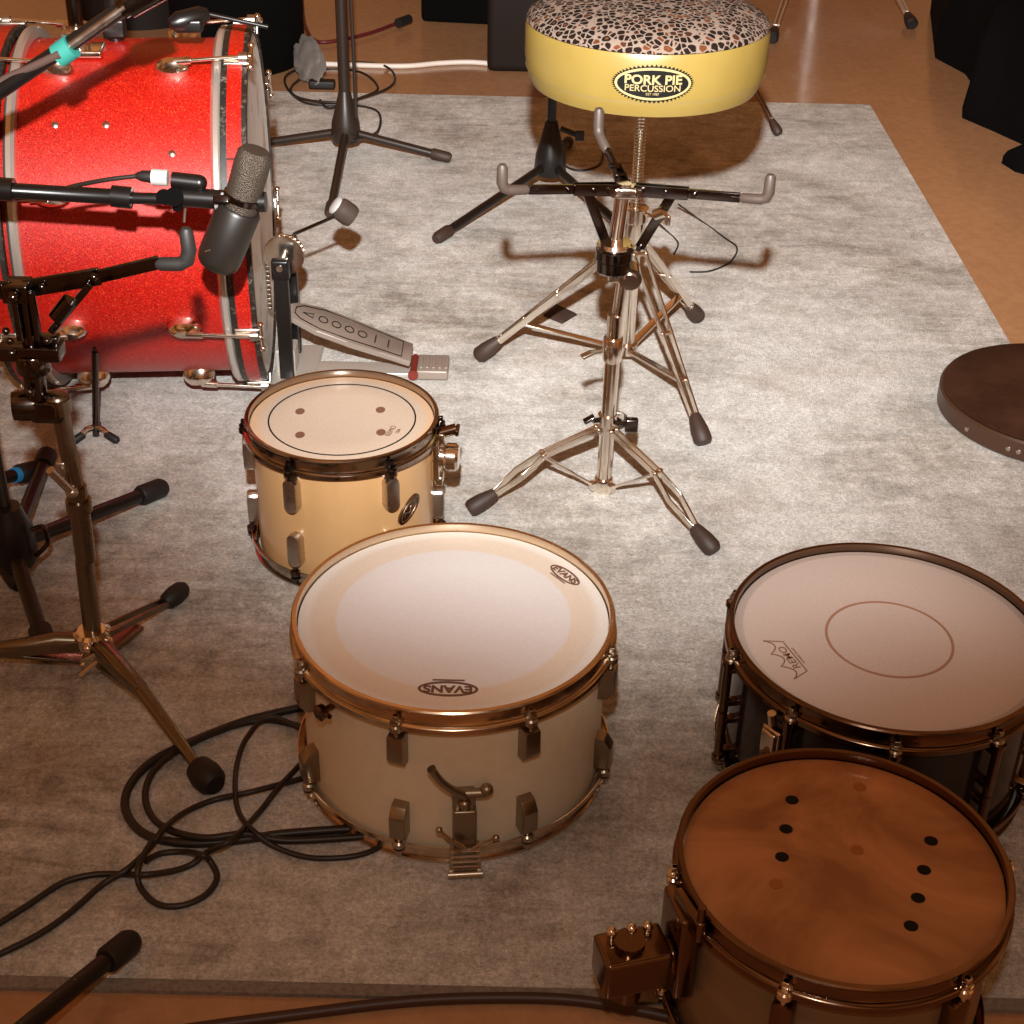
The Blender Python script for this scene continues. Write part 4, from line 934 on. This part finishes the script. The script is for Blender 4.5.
# black fabric heap at top right
def heap(name,label,outline,h,seed,m):
    pts=[W(u,v,FZ) for u,v in outline];cx=sum(p.x for p in pts)/len(pts);cy=sum(p.y for p in pts)/len(pts)
    b=mk();rings_=[]
    dense=[]
    for i,p in enumerate(pts):
        q=pts[(i+1)%len(pts)]
        for k in range(6): dense.append(p+(q-p)*(k/6))
    for lv,(sc_,hh) in enumerate(((1,0),(1.0,.12),(.97,.35),(.88,.62),(.72,.82),(.48,.95),(.22,1.0),(.02,1.0))):
        r=[]
        for k,p in enumerate(dense):
            n_=noise.noise(V((p.x*7,p.y*7,hh*3+seed)))*.06*(1 if lv>0 else 0)
            r.append(V((cx+(p.x-cx)*(sc_+n_),cy+(p.y-cy)*(sc_+n_),FZ+h*hh*(1+noise.noise(V((p.x*5,p.y*5,seed)))*.35))))
        rings_.append(r)
    b.rings(rings_);o=obj(name,b,m,loc=(cx,cy,FZ),ang=60);return o
tag(heap('fabric_heap','large crumpled black cloth heap in the top right corner','cloth',) if False else heap('fabric_heap','',[(935,58),(965,74),(980,96),(962,118),(990,130),(1030,148),(1120,170),(1190,60),(1120,-40),(975,-40),(930,12)],.32,3.1,M['fabric']),'large crumpled black cloth heap in the top right corner','cloth')
tag(heap('bag','',[(1001,163),(1030,152),(1080,165),(1075,200),(1030,176),(1015,172)],.05,7.7,M['fabric']),'small black cloth tip on the floor at right edge below the heap','cloth')
tag(heap('rug_diamond','',[(543,319),(556,308),(577,318),(562,327)],.003+.006,1.7,mat('patch_brown',(.03,.012,.007),.8)),'small flat dark brown scrap on the rug left of the snare stand tube','patch')  # low dark brown diamond laid on the rug
for o_ in (bpy.data.objects['rug_diamond'],): o_.name='brown_patch';o_.location.z=0.0
bpy.data.objects['bag'].name='cloth_scrap'
# chrome stand whose foot shows right of the throne
f=W(778,132,.012);hp=V((f.x-.20,f.y+.30,.30))
t=thing('cymbal_stand','chrome stand behind the throne with one foot showing at its right side','stand',(hp.x,hp.y,FZ))
obj('tube',mk().cyl((hp.x,hp.y,.05),(hp.x,hp.y,.62),.011),M['chrome'],t)
strip_leg(t,hp,None,f,M['oldchrome'],M['brownrub'],gap=.008,w=.010,fr=.012,flen=.035)
strip_leg(t,hp,None,V((hp.x+.1,hp.y+.38,.012)),M['oldchrome'],M['brownrub'],gap=.008,w=.010,fr=.012,flen=.035);strip_leg(t,hp,None,V((hp.x-.38,hp.y+.05,.012)),M['oldchrome'],M['brownrub'],gap=.008,w=.010,fr=.012,flen=.035)
obj('hub',mk().lathe([(0,.27),(.018,.27),(.02,.28),(.02,.32),(.0,.32)],(hp.x,hp.y,0),n=20),M['chrome'],t)
# chrome stand at the far right top: low leg with black foot, bright upright tubes seen in the floor reflection
f1=W(912,24,FZ+.016);f0=W(772,38,FZ+.016);hx=W(822,-60,FZ)
t=thing('cymbal_stand','shiny chrome stand at top edge, legs with dark feet on tan floor','stand',(hx.x,hx.y,FZ))
hub_=V((hx.x,hx.y,.26))
whitem=mat('bright_chrome',(.92,.90,.88),.25,.9)
for f in (f1,f0,V((hx.x+.05,hx.y+.42,FZ+.012))):
    strip_leg(t,hub_,None,f,M['bandmetal'],M['rubber'],gap=.013,w=.014,fr=.018,flen=.06)
obj('tube',mk().cyl((hx.x,hx.y,FZ+.02),(hx.x,hx.y,.95),.016),whitem,t);obj('hub',mk().lathe([(0,.235),(.028,.235),(.03,.25),(.03,.29),(0,.29)],(hx.x,hx.y,0),n=20),M['chrome'],t)
obj('brace',mk().bar((hx.x,hx.y,.05),hub_+(f1-hub_)*.6,.02,.006),M['chrome'],t)
obj('cross_bar',mk().cyl((hx.x-.02,hx.y-.03,.33),(hx.x+.28,hx.y-.05,.33),.012),whitem,t)
obj('brace',mk().bar((hx.x,hx.y,.05),hub_+(f0-hub_)*.6,.02,.006),M['chrome'],t)
# ---------------------------------------------------------------- lights
fl=bpy.data.lights.new('camera_flash','SPOT');fl.energy=1020;fl.color=(.97,.97,.95);fl.spot_size=math.radians(74.5);fl.spot_blend=1.0;fl.shadow_soft_size=.022
fo=bpy.data.objects.new('camera_flash',fl);C.objects.link(fo);fo.location=(-.02,0,1.56)
tgt=V((.30,4.0,.80));fo.rotation_euler=(tgt-V(fo.location)).to_track_quat('-Z','Y').to_euler()
f2=bpy.data.lights.new('near_fill','POINT');f2.energy=20;f2.color=(1,.95,.86);f2.shadow_soft_size=.03  # added dim fill light beside the flash, lifts the near area
fo2=bpy.data.objects.new('near_fill',f2);C.objects.link(fo2);fo2.location=fo.location
w=bpy.data.worlds.new('room_glow');scn.world=w;w.use_nodes=True;nt=w.node_tree;nd=nt.nodes;lk=nt.links
bg_=nd['Background'];tc=nd.new('ShaderNodeTexCoord');ns_=nd.new('ShaderNodeTexNoise');ns_.inputs['Scale'].default_value=2.2;ns_.inputs['Detail'].default_value=3
rp=nd.new('ShaderNodeValToRGB');rp.color_ramp.elements[0].position=.42;rp.color_ramp.elements[0].color=(.16,.060,.020,1);rp.color_ramp.elements[1].position=.68;rp.color_ramp.elements[1].color=(1.5,.56,.17,1)
lk.new(tc.outputs['Generated'],ns_.inputs['Vector']);lk.new(ns_.outputs['Fac'],rp.inputs['Fac']);lk.new(rp.outputs['Color'],bg_.inputs['Color']);bg_.inputs['Strength'].default_value=.42
vs=scn.view_settings;vs.view_transform='Standard';vs.look='None';vs.gamma=1;vs.exposure=0.0;vs.use_curve_mapping=False
